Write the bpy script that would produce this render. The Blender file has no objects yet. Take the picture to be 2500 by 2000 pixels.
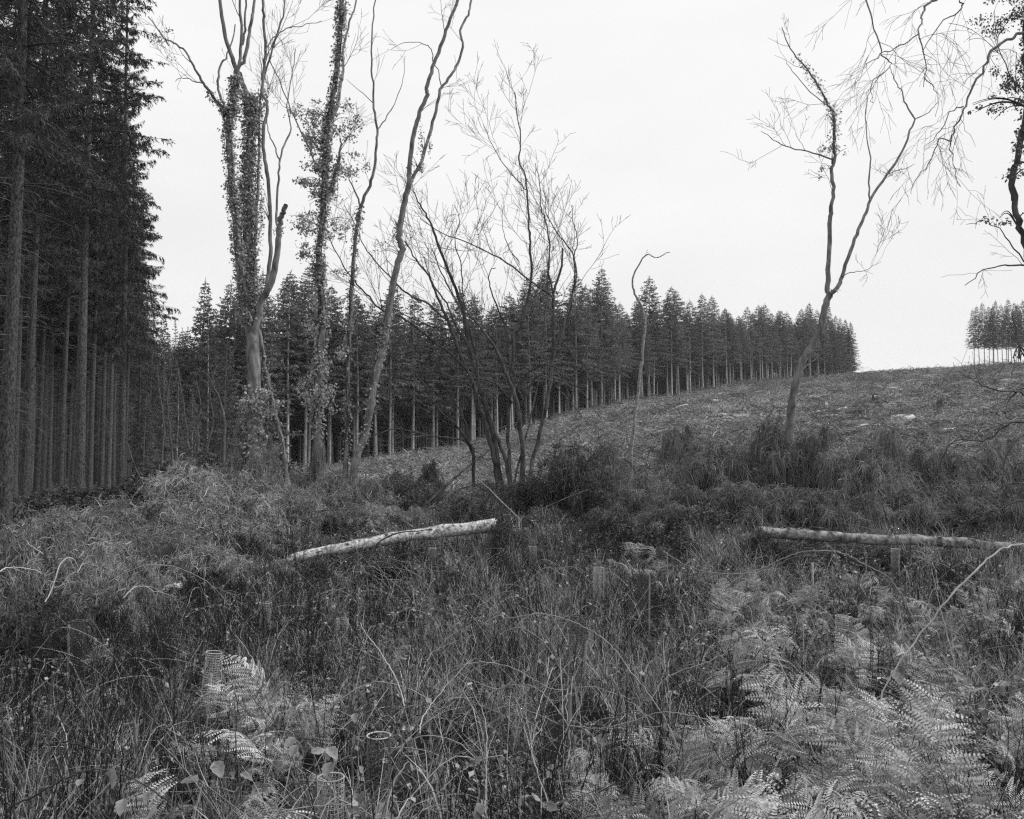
import bpy, math, random
import numpy as np

# ------------------------------------------------------------------ basics
SC = bpy.context.scene
COL = SC.collection
rng = np.random.default_rng(11)
random.seed(11)

F = 2165.0                       # focal length in photo pixels (2500 x 2000 frame)
CH = 2.6                         # camera height
PITCH = math.radians(4.0)
CP, SP = math.cos(PITCH), math.sin(PITCH)

# ------------------------------------------------------------------ camera
cam = bpy.data.cameras.new('camera')
cam.sensor_width = 36.0
cam.lens = 36.0 * F / 2500.0
cam.clip_start = 0.1
cam.clip_end = 5000.0
cam_o = bpy.data.objects.new('camera', cam)
cam_o.location = (0, 0, CH)
cam_o.rotation_euler = (math.radians(90) + PITCH, 0, 0)
COL.objects.link(cam_o)
SC.camera = cam_o

# ------------------------------------------------------------------ overcast sky and veiled sun
SUN_EL, SUN_AZ = math.radians(40), math.radians(84)     # azimuth clockwise from +Y
world = bpy.data.worlds.new('World')
SC.world = world
world.use_nodes = True
nt = world.node_tree
nt.nodes.clear()
sky = nt.nodes.new('ShaderNodeTexSky')
sky.sky_type = 'NISHITA'
sky.sun_disc = False
sky.sun_elevation = SUN_EL
sky.sun_rotation = SUN_AZ
bw = nt.nodes.new('ShaderNodeRGBToBW')
nt.links.new(sky.outputs[0], bw.inputs[0])
m1 = nt.nodes.new('ShaderNodeMath'); m1.operation = 'MULTIPLY'; m1.inputs[1].default_value = 0.06
nt.links.new(bw.outputs[0], m1.inputs[0])
tc = nt.nodes.new('ShaderNodeTexCoord')
mp = nt.nodes.new('ShaderNodeMapping'); mp.inputs['Scale'].default_value = (1.0, 1.0, 2.6)
nt.links.new(tc.outputs['Generated'], mp.inputs[0])
cl = nt.nodes.new('ShaderNodeTexNoise'); cl.inputs['Scale'].default_value = 2.4; cl.inputs['Detail'].default_value = 4
nt.links.new(mp.outputs[0], cl.inputs['Vector'])
mr = nt.nodes.new('ShaderNodeMapRange')
mr.inputs['From Min'].default_value = 0.3; mr.inputs['From Max'].default_value = 0.7
mr.inputs['To Min'].default_value = 0.87; mr.inputs['To Max'].default_value = 0.98
nt.links.new(cl.outputs[0], mr.inputs[0])
mx = nt.nodes.new('ShaderNodeMix'); mx.inputs[0].default_value = 0.92     # cloud cover
nt.links.new(m1.outputs[0], mx.inputs[2]); nt.links.new(mr.outputs[0], mx.inputs[3])
sx = nt.nodes.new('ShaderNodeSeparateXYZ'); nt.links.new(tc.outputs['Generated'], sx.inputs[0])
ov = nt.nodes.new('ShaderNodeMapRange')                                   # even overcast: brighter towards the zenith
ov.inputs['From Min'].default_value = 0.0; ov.inputs['From Max'].default_value = 1.0
ov.inputs['To Min'].default_value = 0.99; ov.inputs['To Max'].default_value = 1.22
nt.links.new(sx.outputs[2], ov.inputs[0])
om = nt.nodes.new('ShaderNodeMath'); om.operation = 'MULTIPLY'
nt.links.new(mx.outputs[0], om.inputs[0]); nt.links.new(ov.outputs[0], om.inputs[1])
bg = nt.nodes.new('ShaderNodeBackground'); bg.inputs['Strength'].default_value = 1.0
nt.links.new(om.outputs[0], bg.inputs['Color'])
wo = nt.nodes.new('ShaderNodeOutputWorld')
nt.links.new(bg.outputs[0], wo.inputs['Surface'])

sun = bpy.data.lights.new('sun', 'SUN')
sun.energy = 3.0
sun.angle = math.radians(9)
sun.color = (1, 1, 1)            # black-and-white film
sun_o = bpy.data.objects.new('sun', sun)
from mathutils import Vector, Euler, Matrix
sd = Vector((math.sin(SUN_AZ) * math.cos(SUN_EL), math.cos(SUN_AZ) * math.cos(SUN_EL), math.sin(SUN_EL)))
sun_o.rotation_euler = sd.to_track_quat('Z', 'Y').to_euler()
sun_o.location = (30, 10, 60)
COL.objects.link(sun_o)

SC.view_settings.view_transform = 'Standard'
SC.view_settings.look = 'None'
SC.view_settings.gamma = 1.0
SC.view_settings.exposure = 0.0
SC.view_settings.use_curve_mapping = False
SC.cycles.max_bounces = 5
SC.cycles.diffuse_bounces = 2
SC.cycles.transmission_bounces = 3
SC.cycles.volume_bounces = 1
SC.cycles.use_denoising = False
SC.cycles.sample_clamp_indirect = 2.0
SC.cycles.pixel_filter_type = 'BLACKMAN_HARRIS'
SC.cycles.filter_width = 1.3

# ------------------------------------------------------------------ pixel -> place
def at(px, py, Y):
    """Point of the place at forward distance Y that the photo shows at (px, py)."""
    u = (px - 1250.0) / F
    v = (1000.0 - py) / F
    t = Y / (CP - SP * v)
    return np.array((t * u, Y, CH + t * (SP + CP * v)))

_U = np.array([-0.9, -0.45, -0.30, -0.176, -0.04, 0.088, 0.185, 0.286, 0.346, 0.41, 0.50, 0.577, 0.9])
_D = np.array([90., 95., 100., 114., 130., 155., 200., 260., 310., 330., 300., 265., 230.])
_Z = np.array([1.6, 1.8, 1.9, 3.6, 6.2, 13.3, 19.7, 29.0, 35.8, 40.0, 38.0, 35.0, 31.0])

def sstep(a, b, x):
    t = np.clip((x - a) / (b - a), 0, 1)
    return t * t * (3 - 2 * t)

def ground(x, y):
    x = np.asarray(x, float); y = np.asarray(y, float)
    d = np.maximum(y, 1.0)
    u = x / np.maximum(y, 10.0)
    zE = np.interp(u, _U, _Z); D = np.interp(u, _U, _D)
    t = np.clip((d - 27.0) / (D - 27.0), 0, None)
    h = np.where(t <= 1, t, 1 + 0.45 * (1 - np.exp(-(t - 1) * 0.9)))
    z = 1.3 * sstep(12.5, 27, d) + (zE - 1.3) * h
    far = sstep(20, 120, d)
    z = z + 0.05 * np.sin(x * 1.7 + y * 0.6) + 0.05 * np.sin(y * 2.1 - x * 0.8 + 1.0) + 0.03 * np.sin(x * 4.3 + 2 * np.sin(y * 3.1))
    z = z + far * (0.22 * np.sin(x * 0.31 + 0.17 * y) + 0.18 * np.sin(y * 0.43 - x * 0.2 + 2.0) + 0.10 * np.sin(x * 0.9 + y * 1.1))
    return z

def depth_at(px, py, h):
    """forward distance at which something h above the ground shows at (px, py)"""
    d = at(px, py, 1.0)
    ys = np.linspace(3.0, 40.0, 1200)
    hit = np.where(CH + (d[2] - CH) * ys <= ground(d[0] * ys, ys) + h)[0]
    return float(ys[hit[0]]) if len(hit) else 30.0

_ph = rng.uniform(0, 6.28, (8, 2)); _fr = rng.uniform(-1, 1, (8, 2))
def lown(x, y, s):
    """slow noise in 0..1, feature size about s metres"""
    a = 0
    for k in range(8):
        a = a + np.sin((_fr[k, 0] * x + _fr[k, 1] * y) * 6.28 / s * (0.6 + 0.15 * k) + _ph[k, 0])
    return np.clip(0.5 + a / 7.0, 0, 1)

# ------------------------------------------------------------------ materials (all neutral: the photograph is black and white)
MATS = {}
def mat(name, lo, hi, nscale=6.0, tint=0.0, rand=0.25, transl=0.0, bump=0.0, rough=0.85, stretch=(1, 1, 1), bscale=None, detail=4, spec=0.03, contrast=(0.3, 0.7)):
    m = bpy.data.materials.new(name)
    m.use_nodes = True
    t = m.node_tree; N = t.nodes; Lk = t.links
    N.clear()
    out = N.new('ShaderNodeOutputMaterial')
    co = N.new('ShaderNodeTexCoord')
    mpg = N.new('ShaderNodeMapping'); mpg.inputs['Scale'].default_value = stretch
    Lk.new(co.outputs['Object'], mpg.inputs[0])
    nz = N.new('ShaderNodeTexNoise'); nz.inputs['Scale'].default_value = nscale; nz.inputs['Detail'].default_value = detail
    Lk.new(mpg.outputs[0], nz.inputs['Vector'])
    r1 = N.new('ShaderNodeMapRange')
    r1.inputs['From Min'].default_value = contrast[0]; r1.inputs['From Max'].default_value = contrast[1]
    Lk.new(nz.outputs[0], r1.inputs[0])
    fac = r1.outputs[0]
    if tint > 0:
        at_ = N.new('ShaderNodeAttribute'); at_.attribute_name = 'tint'
        mxx = N.new('ShaderNodeMix'); mxx.inputs[0].default_value = tint
        Lk.new(fac, mxx.inputs[2]); Lk.new(at_.outputs['Fac'], mxx.inputs[3])
        fac = mxx.outputs[0]
    r2 = N.new('ShaderNodeMapRange'); r2.inputs['To Min'].default_value = lo; r2.inputs['To Max'].default_value = hi
    Lk.new(fac, r2.inputs[0])
    oi = N.new('ShaderNodeObjectInfo')
    r3 = N.new('ShaderNodeMapRange'); r3.inputs['To Min'].default_value = 1 - rand; r3.inputs['To Max'].default_value = 1 + rand
    Lk.new(oi.outputs['Random'], r3.inputs[0])
    mu = N.new('ShaderNodeMath'); mu.operation = 'MULTIPLY'
    Lk.new(r2.outputs[0], mu.inputs[0]); Lk.new(r3.outputs[0], mu.inputs[1])
    col = mu.outputs[0]
    bs = N.new('ShaderNodeBsdfPrincipled')
    Lk.new(col, bs.inputs['Base Color'])
    bs.inputs['Roughness'].default_value = rough
    bs.inputs['Specular IOR Level'].default_value = spec
    if bump > 0:
        nb = N.new('ShaderNodeTexNoise'); nb.inputs['Scale'].default_value = bscale or nscale * 2.5; nb.inputs['Detail'].default_value = 5
        Lk.new(mpg.outputs[0], nb.inputs['Vector'])
        bp = N.new('ShaderNodeBump'); bp.inputs['Strength'].default_value = 1.0; bp.inputs['Distance'].default_value = bump
        Lk.new(nb.outputs[0], bp.inputs['Height'])
        Lk.new(bp.outputs[0], bs.inputs['Normal'])
    if transl > 0:
        tr = N.new('ShaderNodeBsdfTranslucent'); Lk.new(col, tr.inputs['Color'])
        ms = N.new('ShaderNodeMixShader'); ms.inputs[0].default_value = transl
        Lk.new(bs.outputs[0], ms.inputs[1]); Lk.new(tr.outputs[0], ms.inputs[2])
        Lk.new(ms.outputs[0], out.inputs['Surface'])
    else:
        Lk.new(bs.outputs[0], out.inputs['Surface'])
    MATS[name] = m
    return m

mat('soil', 0.008, 0.03, nscale=3.0, rand=0, bump=0.05, detail=8)
mat('hill_turf', 0.08, 0.44, nscale=0.55, rand=0, bump=0.35, bscale=1.6, detail=10, contrast=(0.36, 0.66))
mat('needle_litter', 0.02, 0.07, nscale=2.0, rand=0, bump=0.05, detail=8)
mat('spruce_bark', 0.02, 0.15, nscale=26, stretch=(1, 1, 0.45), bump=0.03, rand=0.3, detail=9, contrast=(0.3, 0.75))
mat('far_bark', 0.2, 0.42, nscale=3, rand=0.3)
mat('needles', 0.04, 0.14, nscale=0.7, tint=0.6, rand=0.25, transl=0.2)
mat('far_needles', 0.08, 0.25, nscale=0.5, tint=0.6, rand=0.3, transl=0.2)  # paler than needles: paleness of haze over the far wood put into the colour
mat('dead_twig', 0.05, 0.16, nscale=4, rand=0.2)
mat('bark', 0.07, 0.28, nscale=7, stretch=(1, 1, 0.4), bump=0.015, rand=0.12, detail=6)
mat('dark_bark', 0.03, 0.12, nscale=9, stretch=(1, 1, 0.4), bump=0.01, rand=0.1)
mat('pale_bark', 0.14, 0.66, nscale=15, bump=0.02, rand=0.05, detail=9, contrast=(0.3, 0.62))
mat('birch_bark', 0.10, 0.36, nscale=12, bump=0.01, rand=0.05, detail=7)
mat('pale_stake', 0.3, 0.5, nscale=16, stretch=(1, 1, 0.1), rand=0.1)
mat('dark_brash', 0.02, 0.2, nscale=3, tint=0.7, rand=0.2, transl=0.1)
mat('hill_straw', 0.12, 0.56, nscale=1.0, tint=0.75, rand=0.35, transl=0.2)
mat('guard_dark', 0.06, 0.13, nscale=9, rand=0.2)
mat('twig', 0.05, 0.13, nscale=5, rand=0.1)
mat('ivy_leaf', 0.10, 0.58, nscale=8, tint=0.8, rand=0.1, transl=0.4, rough=0.5, spec=0.3)
mat('dark_leaf', 0.05, 0.24, nscale=8, tint=0.8, rand=0.1, transl=0.15, rough=0.6, spec=0.3)
mat('brash', 0.07, 0.54, nscale=1.5, tint=0.6, rand=0.2, transl=0.15)
mat('broom', 0.04, 0.42, nscale=1.5, tint=0.6, rand=0.2, transl=0.15)
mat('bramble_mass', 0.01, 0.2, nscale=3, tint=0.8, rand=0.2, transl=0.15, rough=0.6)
mat('dry_grass', 0.04, 0.64, nscale=1.0, tint=0.85, rand=0.35, transl=0.3)
mat('weed', 0.01, 0.035, nscale=8, rand=0.3)
mat('herb', 0.01, 0.62, nscale=5, tint=0.85, rand=0.35, transl=0.25, rough=0.6)
mat('litter', 0.03, 0.30, nscale=4, tint=0.8, rand=0.4)
mat('bracken', 0.08, 0.78, nscale=4, tint=0.7, rand=0.35, transl=0.2)
mat('bramble_leaf', 0.10, 0.34, nscale=14, tint=0.0, rand=0.35, transl=0.2, rough=0.55, bump=0.004, bscale=40)
mat('cane', 0.18, 0.34, nscale=9, rand=0.15)
mat('straw', 0.3, 0.5, nscale=9, rand=0.15)
mat('dark_cane', 0.03, 0.08, nscale=9, rand=0.15)
mat('guard_net', 0.26, 0.42, nscale=9, rand=0.25)
mat('stake_wood', 0.12, 0.26, nscale=16, stretch=(1, 1, 0.1), rand=0.15)
mat('cut_wood', 0.55, 0.75, nscale=12, rand=0.05)
mat('log_bark', 0.06, 0.38, nscale=6, stretch=(1, 1, 1), bump=0.02, rand=0.1, detail=9, contrast=(0.36, 0.62))

# ------------------------------------------------------------------ mesh building
class MB:
    def __init__(s):
        s.v = []; s.q = []; s.t = []; s.tn = []; s.n = 0
    def add(s, v, quads=None, tris=None, tint=None):
        v = np.asarray(v, float).reshape(-1, 3)
        if quads is not None and len(quads): s.q.append(np.asarray(quads) + s.n)
        if tris is not None and len(tris): s.t.append(np.asarray(tris) + s.n)
        s.v.append(v)
        s.tn.append(np.full(len(v), 0.5) if tint is None else np.asarray(tint, float).reshape(-1))
        s.n += len(v)
    def mesh(s, name, m, smooth=False):
        me = bpy.data.meshes.new(name)
        V = np.concatenate(s.v) if s.v else np.zeros((0, 3))
        q = np.concatenate(s.q) if s.q else np.zeros((0, 4), int)
        t = np.concatenate(s.t) if s.t else np.zeros((0, 3), int)
        me.vertices.add(len(V)); me.vertices.foreach_set('co', V.astype(np.float32).ravel())
        lv = np.concatenate([q.ravel(), t.ravel()]).astype(np.int32)
        me.loops.add(len(lv)); me.loops.foreach_set('vertex_index', lv)
        ls = np.concatenate([np.arange(len(q)) * 4, len(q) * 4 + np.arange(len(t)) * 3]).astype(np.int32)
        me.polygons.add(len(ls)); me.polygons.foreach_set('loop_start', ls)
        if smooth: me.polygons.foreach_set('use_smooth', np.ones(len(ls), bool))
        a = me.attributes.new('tint', 'FLOAT', 'POINT')
        a.data.foreach_set('value', np.concatenate(s.tn).astype(np.float32))
        me.update(calc_edges=True)
        me.materials.append(MATS[m])
        return me
    def build(s, name, m, parent=None, smooth=False):
        return place(name, s.mesh(name, m, smooth), parent)

def place(name, me, parent=None):
    o = bpy.data.objects.new(name, me)
    COL.objects.link(o)
    if parent is not None: o.parent = parent
    return o

def tag(o, label, cat=None, group=None, kind=None):
    o['label'] = label
    if cat: o['category'] = cat
    if group: o['group'] = group
    if kind: o['kind'] = kind
    return o

def thing(name, label, cat, loc=(0, 0, 0), rot=(0, 0, 0), group=None):
    o = bpy.data.objects.new(name, None)
    o.empty_display_size = 0.2
    COL.objects.link(o)
    o.location = loc; o.rotation_euler = rot
    return tag(o, label, cat, group)

def nrm(v):
    return v / np.maximum(np.linalg.norm(v, axis=-1, keepdims=True), 1e-9)

def tubes(mb, P, R, k=4, tint=None, cap=False):
    """P (M,N,3) paths, R (M,N) radii"""
    P = np.asarray(P, float); R = np.asarray(R, float)
    if P.ndim == 2: P = P[None]; R = R[None]
    M, N, _ = P.shape
    T = nrm(np.gradient(P, axis=1))
    steep = np.abs(T[:, :, 2].mean(1)) > 0.75
    ref = np.where(steep[:, None], np.array([[1., 0.13, 0]]), np.array([[0.03, 0.05, 1.]]))[:, None, :]
    a = nrm(np.cross(T, np.broadcast_to(ref, T.shape)))
    b = np.cross(T, a)
    th = np.arange(k) * 2 * np.pi / k
    V = P[:, :, None, :] + R[:, :, None, None] * (np.cos(th)[None, None, :, None] * a[:, :, None, :] + np.sin(th)[None, None, :, None] * b[:, :, None, :])
    idx = np.arange(M * N * k).reshape(M, N, k)
    i0 = idx[:, :-1]; i1 = idx[:, 1:]
    q = np.stack([i0, np.roll(i0, -1, 2), np.roll(i1, -1, 2), i1], -1).reshape(-1, 4)
    tn = None if tint is None else np.repeat(np.asarray(tint), N * k)
    V = V.reshape(-1, 3)
    tris = None
    if cap:
        c = np.concatenate([P[:, 0], P[:, -1]]); base = len(V)
        V = np.concatenate([V, c]); tris = []
        for m in range(M):
            for j in range(k):
                tris.append((base + m, idx[m, 0, (j + 1) % k], idx[m, 0, j]))
                tris.append((base + M + m, idx[m, -1, j], idx[m, -1, (j + 1) % k]))
        if tn is not None: tn = np.concatenate([tn, np.full(2 * M, 0.5)])
    mb.add(V, quads=q, tris=tris, tint=tn)

def ribbons(mb, P, W, tint=None):
    """flat tapering blades along paths P (M,N,3), half width W (M,N)"""
    M, N, _ = P.shape
    T = nrm(np.gradient(P, axis=1))
    r = nrm(rng.normal(size=(M, 1, 3)))
    a = nrm(np.cross(T, np.broadcast_to(r, T.shape)))
    V = np.stack([P - a * W[:, :, None], P + a * W[:, :, None]], 2)
    idx = np.arange(M * N * 2).reshape(M, N, 2)
    q = np.stack([idx[:, :-1, 0], idx[:, :-1, 1], idx[:, 1:, 1], idx[:, 1:, 0]], -1).reshape(-1, 4)
    mb.add(V.reshape(-1, 3), quads=q, tint=None if tint is None else np.repeat(tint, N * 2))

def leaves(mb, C, D, Nn, L, W, tint=None, fold=0.25, mid=0.42):
    """folded pointed leaves: base C, direction D, normal Nn, length L, half width W"""
    D = nrm(D); S = nrm(np.cross(D, Nn)); Nn = np.cross(S, D)
    L = np.asarray(L).reshape(-1, 1); W = np.asarray(W).reshape(-1, 1)
    m = C + D * L * mid
    V = np.stack([C, m + S * W + Nn * W * fold, C + D * L, m - S * W + Nn * W * fold], 1)
    n = len(C); b = np.arange(n)[:, None] * 4
    tr = np.concatenate([b + np.array([[0, 2, 1]]), b + np.array([[0, 3, 2]])])
    mb.add(V.reshape(-1, 3), tris=tr, tint=None if tint is None else np.repeat(tint, 4))

def smooth_path(pts, n=4):
    """Catmull-Rom"""
    p = np.asarray(pts, float)
    p = np.concatenate([[2 * p[0] - p[1]], p, [2 * p[-1] - p[-2]]])
    out = []
    for i in range(1, len(p) - 2):
        for j in range(n):
            t = j / n
            out.append(0.5 * ((2 * p[i]) + (-p[i - 1] + p[i + 1]) * t + (2 * p[i - 1] - 5 * p[i] + 4 * p[i + 1] - p[i + 2]) * t * t + (-p[i - 1] + 3 * p[i] - 3 * p[i + 1] + p[i + 2]) * t ** 3))
    out.append(p[-2])
    return np.array(out)

def wiggle(P, amp):
    n = len(P)
    w = rng.normal(size=(n, 3)) * amp
    w[0] = 0
    return P + w

def grow(parents, per_m, length, ang=(25, 60), up=0.3, rmax=0.02, s0=0.3, npts=5, wig=0.06, droop=0.0, keep=0.55, rmin=0.0018):
    """bare twigs springing from parent paths [(P,R)]; returns a list of (P,R)"""
    out = []
    for P, R in parents:
        seg = np.linalg.norm(np.diff(P, axis=0), axis=1); tot = seg.sum(); cum = np.concatenate([[0], np.cumsum(seg)])
        n = rng.poisson(per_m * tot * (1 - s0))
        if n == 0: continue
        s = rng.uniform(s0, 1, n) * tot
        pos = np.stack([np.interp(s, cum, P[:, k]) for k in range(3)], 1)
        tg = nrm(np.stack([np.interp(np.minimum(s + 0.1, tot), cum, P[:, k]) - np.interp(np.maximum(s - 0.1, 0), cum, P[:, k]) for k in range(3)], 1))
        rr = np.interp(s, cum, R)
        per = nrm(np.cross(tg, rng.normal(size=(n, 3))))
        a = np.radians(rng.uniform(ang[0], ang[1], n))[:, None]
        d = nrm(tg * np.cos(a) + per * np.sin(a))
        ln = rng.uniform(length[0], length[1], n) * (1.15 - 0.5 * s / tot)
        r0 = np.maximum(np.minimum(rr * keep, rmax) * rng.uniform(0.7, 1.0, n), rmin)
        for i in range(n):
            tt = np.linspace(0, 1, npts)[:, None]
            p = pos[i] + d[i] * ln[i] * tt
            p = p + np.array([0, 0, 1.0]) * (up - droop * tt) * ln[i] * tt * tt
            w = np.cumsum(rng.normal(size=(npts, 3)), 0) * wig * ln[i] / npts * 2; w[0] = 0
            out.append((p + w, np.linspace(r0[i], max(r0[i] * 0.3, rmin), npts)))
    return out

def twig_mesh(mb, lst, k=3):
    if not lst: return
    by = {}
    for P, R in lst: by.setdefault(len(P), []).append((P, R))
    for n, l in by.items():
        tubes(mb, np.stack([p for p, _ in l]), np.stack([r for _, r in l]), k)

# ------------------------------------------------------------------ ground
def build_ground():
    ys = np.concatenate([np.linspace(-30, 2, 16), np.linspace(2.5, 34, 120), np.geomspace(34.5, 900, 150)])
    ss = np.linspace(-1, 1, 241)
    ss = np.sign(ss) * np.abs(ss) ** 1.25
    yy = np.repeat(ys[:, None], len(ss), 1)
    xx = ss[None, :] * (np.abs(ys)[:, None] * 0.95 + 28)
    zz = ground(xx, yy)
    V = np.stack([xx, yy, zz], -1).reshape(-1, 3)
    idx = np.arange(V.shape[0]).reshape(len(ys), len(ss))
    q = np.stack([idx[:-1, :-1], idx[:-1, 1:], idx[1:, 1:], idx[1:, :-1]], -1)
    i_split = np.searchsorted(ys, 30)
    a = MB(); a.add(V, quads=q.reshape(-1, 4))
    me = a.mesh('ground', 'soil', smooth=True)
    me.materials.append(MATS['hill_turf']); me.materials.append(MATS['needle_litter'])
    mi = np.zeros(len(q.reshape(-1, 4)), np.int32).reshape(q.shape[:2])
    mi[i_split:, :] = 1
    xc = xx[:-1, :-1]; yc = yy[:-1, :-1]; uc = xc / np.maximum(yc, 10)
    wood = ((uc < -0.385) & (yc > 17)) | (yc > np.interp(uc, _U, _D) + 1.5)
    mi[wood & (uc < 0.40)] = 2
    me.polygons.foreach_set('material_index', mi.ravel())
    o = place('ground', me)
    tag(o, 'rough felled ground rising from a flat clearing to the hill brow', kind='structure')
build_ground()

# ------------------------------------------------------------------ spruces
def spruce_meshes(tag_, H, cb, Lmax, r0, near, seed, low=0.0, thin=1.0, hang=0.0):
    """trunk mesh, crown mesh, dead branch mesh of one spruce, base at the origin"""
    global rng
    keep = rng; rng = np.random.default_rng(seed)
    n = 12
    z = np.linspace(-0.6, H, n)
    tr = np.stack([0.05 * np.cumsum(rng.normal(size=n)) * (z / H), 0.05 * np.cumsum(rng.normal(size=n)) * (z / H), z], 1)
    rad = r0 * np.clip(1 - np.clip(z, 0, None) / H, 0.02, 1) ** 0.75
    rad[0] *= 1.25; rad[1] *= 1.05
    tm = MB(); tubes(tm, tr, rad, 10 if near else 6)
    cx = lambda h: np.array([np.interp(h, z, tr[:, 0]), np.interp(h, z, tr[:, 1]), h])
    cm = MB(); dm = MB()
    h = cb
    bp, br = [], []
    lop = 0.0 if near else rng.uniform(0.05, 0.25); laz = rng.uniform(0, 6.28)
    lc, ld, ln, ll, lw, lt = [], [], [], [], [], []
    step = (0.40 if hang == 0 else 0.62) if near else 0.6
    while h < H - 0.15:
        f = (H - h) / (H - cb)
        L0 = Lmax * (f ** (0.8 if near else 0.76)) * (0.55 + 0.45 * min(1, (1 - f) * 6 + 0.35)) + 0.12
        nb = 5 if near else 6
        a0 = rng.uniform(0, 6.28)
        for j in range(nb):
            az = a0 + j * 6.28 / nb + rng.normal() * 0.25
            L = L0 * (rng.uniform(0.45, 1.12) if near else rng.uniform(0.7, 1.15)) * (1 + lop * math.cos(az - laz))
            if L < 0.1: continue
            s = np.linspace(0, 1, 6)
            up = (0.35 if near else 0.10) * (1 - f) ** 1.2 - 0.12 * f + rng.normal() * (0.14 if near else 0.08)
            zz = L * (up * s - (0.30 * f) * s * s + 0.14 * s ** 4)
            d = np.array([math.cos(az), math.sin(az), 0])
            side = np.array([-d[1], d[0], 0])
            p = cx(h + rng.uniform(-.12, .12)) + d * (L * s)[:, None] + side * (np.sin(s * 2.5) * L * rng.normal() * 0.06)[:, None] + np.array([0, 0, 1.]) * zz[:, None]
            bp.append(p); br.append(np.linspace(0.012 + 0.006 * L, 0.003, 6))
            m = max(4, int(L * (22 if near else 11) * thin))
            ss = rng.uniform(0.12, 1.0, m) ** 0.8
            pos = np.stack([np.interp(ss, s, p[:, k]) for k in range(3)], 1)
            sg = rng.choice([-1, 1], m)[:, None]
            dd = d * rng.uniform(0.25, 0.9, (m, 1)) + side * sg * rng.uniform(0.3, 1.0, (m, 1)) + np.array([0, 0, 1.]) * rng.uniform(-1.3, 0.05, (m, 1)) * (0.4 + 0.6 * f)
            dd[:, 2] -= hang
            dd = nrm(dd)
            tl = rng.uniform(0.22, 0.52, m) * (1.15 - 0.55 * ss) * (0.3 + 0.7 * min(1, L / 1.5)) * (1 if near else 1.25)
            tint = np.clip(rng.normal(0.45, 0.25, m) + 0.25 * (ss - 0.5), 0, 1)
            if near:
                # main needle shoot plus side shoots
                for q in range(7):
                    if q == 0:
                        c = pos; dq = dd; lq = tl; wq = np.full(m, 0.019)
                    else:
                        g = rng.uniform(0.1, 0.85, m)[:, None]
                        c = pos + dd * tl[:, None] * g
                        dq = nrm(dd + nrm(rng.normal(size=(m, 3))) * 0.9 - np.array([0, 0, 0.25]))
                        lq = tl * rng.uniform(0.35, 0.6, m); wq = np.full(m, 0.015)
                    lc.append(c); ld.append(dq); ln.append(nrm(rng.normal(size=(m, 3)) + [0, 0, 1.5])); ll.append(lq); lw.append(wq); lt.append(tint)
            else:
                for q in range(3):
                    c = pos if q == 0 else pos + dd * tl[:, None] * rng.uniform(0.1, 0.7, m)[:, None]
                    dq = dd if q == 0 else nrm(dd + nrm(rng.normal(size=(m, 3))) * 0.8)
                    lc.append(c); ld.append(dq); ln.append(nrm(rng.normal(size=(m, 3)) + [0, 0, 1.2])); ll.append(tl * (1 if q == 0 else 0.7)); lw.append(np.full(m, 0.05)); lt.append(tint)
        h += step * rng.uniform(0.8, 1.2) * ((0.6 + 0.5 * f) if near else (0.38 + 0.65 * f))
    if near:
        tubes(cm, np.stack(bp), np.stack(br), 3, tint=np.zeros(len(bp)))
    leaves(cm, np.concatenate(lc), np.concatenate(ld), np.concatenate(ln), np.concatenate(ll), np.concatenate(lw), np.concatenate(lt))
    nl = 14
    leaves(cm, np.stack([np.full(nl, cx(H)[0]), np.full(nl, cx(H)[1]), np.linspace(H - 0.9, H + 0.1, nl)], 1), nrm(rng.normal(size=(nl, 3)) * [0.35, 0.35, 0.1] + [0, 0, 1.0]), nrm(rng.normal(size=(nl, 3))), rng.uniform(0.25, 0.5, nl), np.full(nl, 0.03), np.full(nl, 0.4))
    # dead side branches below the crown
    nd = int((cb - low) * (9 if near else 2.5))
    if nd > 0:
        hs = rng.uniform(max(low, 1.2), cb + 1.5, nd)
        az = rng.uniform(0, 6.28, nd)
        Ld = rng.uniform(0.3, 1.8, nd) * (0.4 + 0.6 * hs / cb)
        s = np.linspace(0, 1, 5)
        P = np.zeros((nd, 5, 3))
        for i in range(nd):
            d = np.array([math.cos(az[i]), math.sin(az[i]), 0])
            P[i] = cx(hs[i]) + d * (Ld[i] * s)[:, None] + np.array([0, 0, 1.]) * (Ld[i] * (0.05 * s - rng.uniform(0.1, 0.5) * s * s))[:, None] + np.cumsum(rng.normal(size=(5, 3)), 0) * 0.02
        R = np.linspace(1, 0.3, 5)[None] * rng.uniform(0.008, 0.017, nd)[:, None]
        tubes(dm, P, R, 3)
        if near:
            tw = grow([(P[i], R[i]) for i in range(nd)], 3.5, (0.12, 0.45), ang=(30, 80), up=-0.3, rmax=0.006, s0=0.2, npts=4, rmin=0.004)
            twig_mesh(dm, tw, 3)
    rng = keep
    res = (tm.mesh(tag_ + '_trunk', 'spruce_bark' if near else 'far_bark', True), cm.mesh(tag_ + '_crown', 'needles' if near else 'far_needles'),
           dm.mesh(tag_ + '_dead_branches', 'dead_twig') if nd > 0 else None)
    return res

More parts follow.
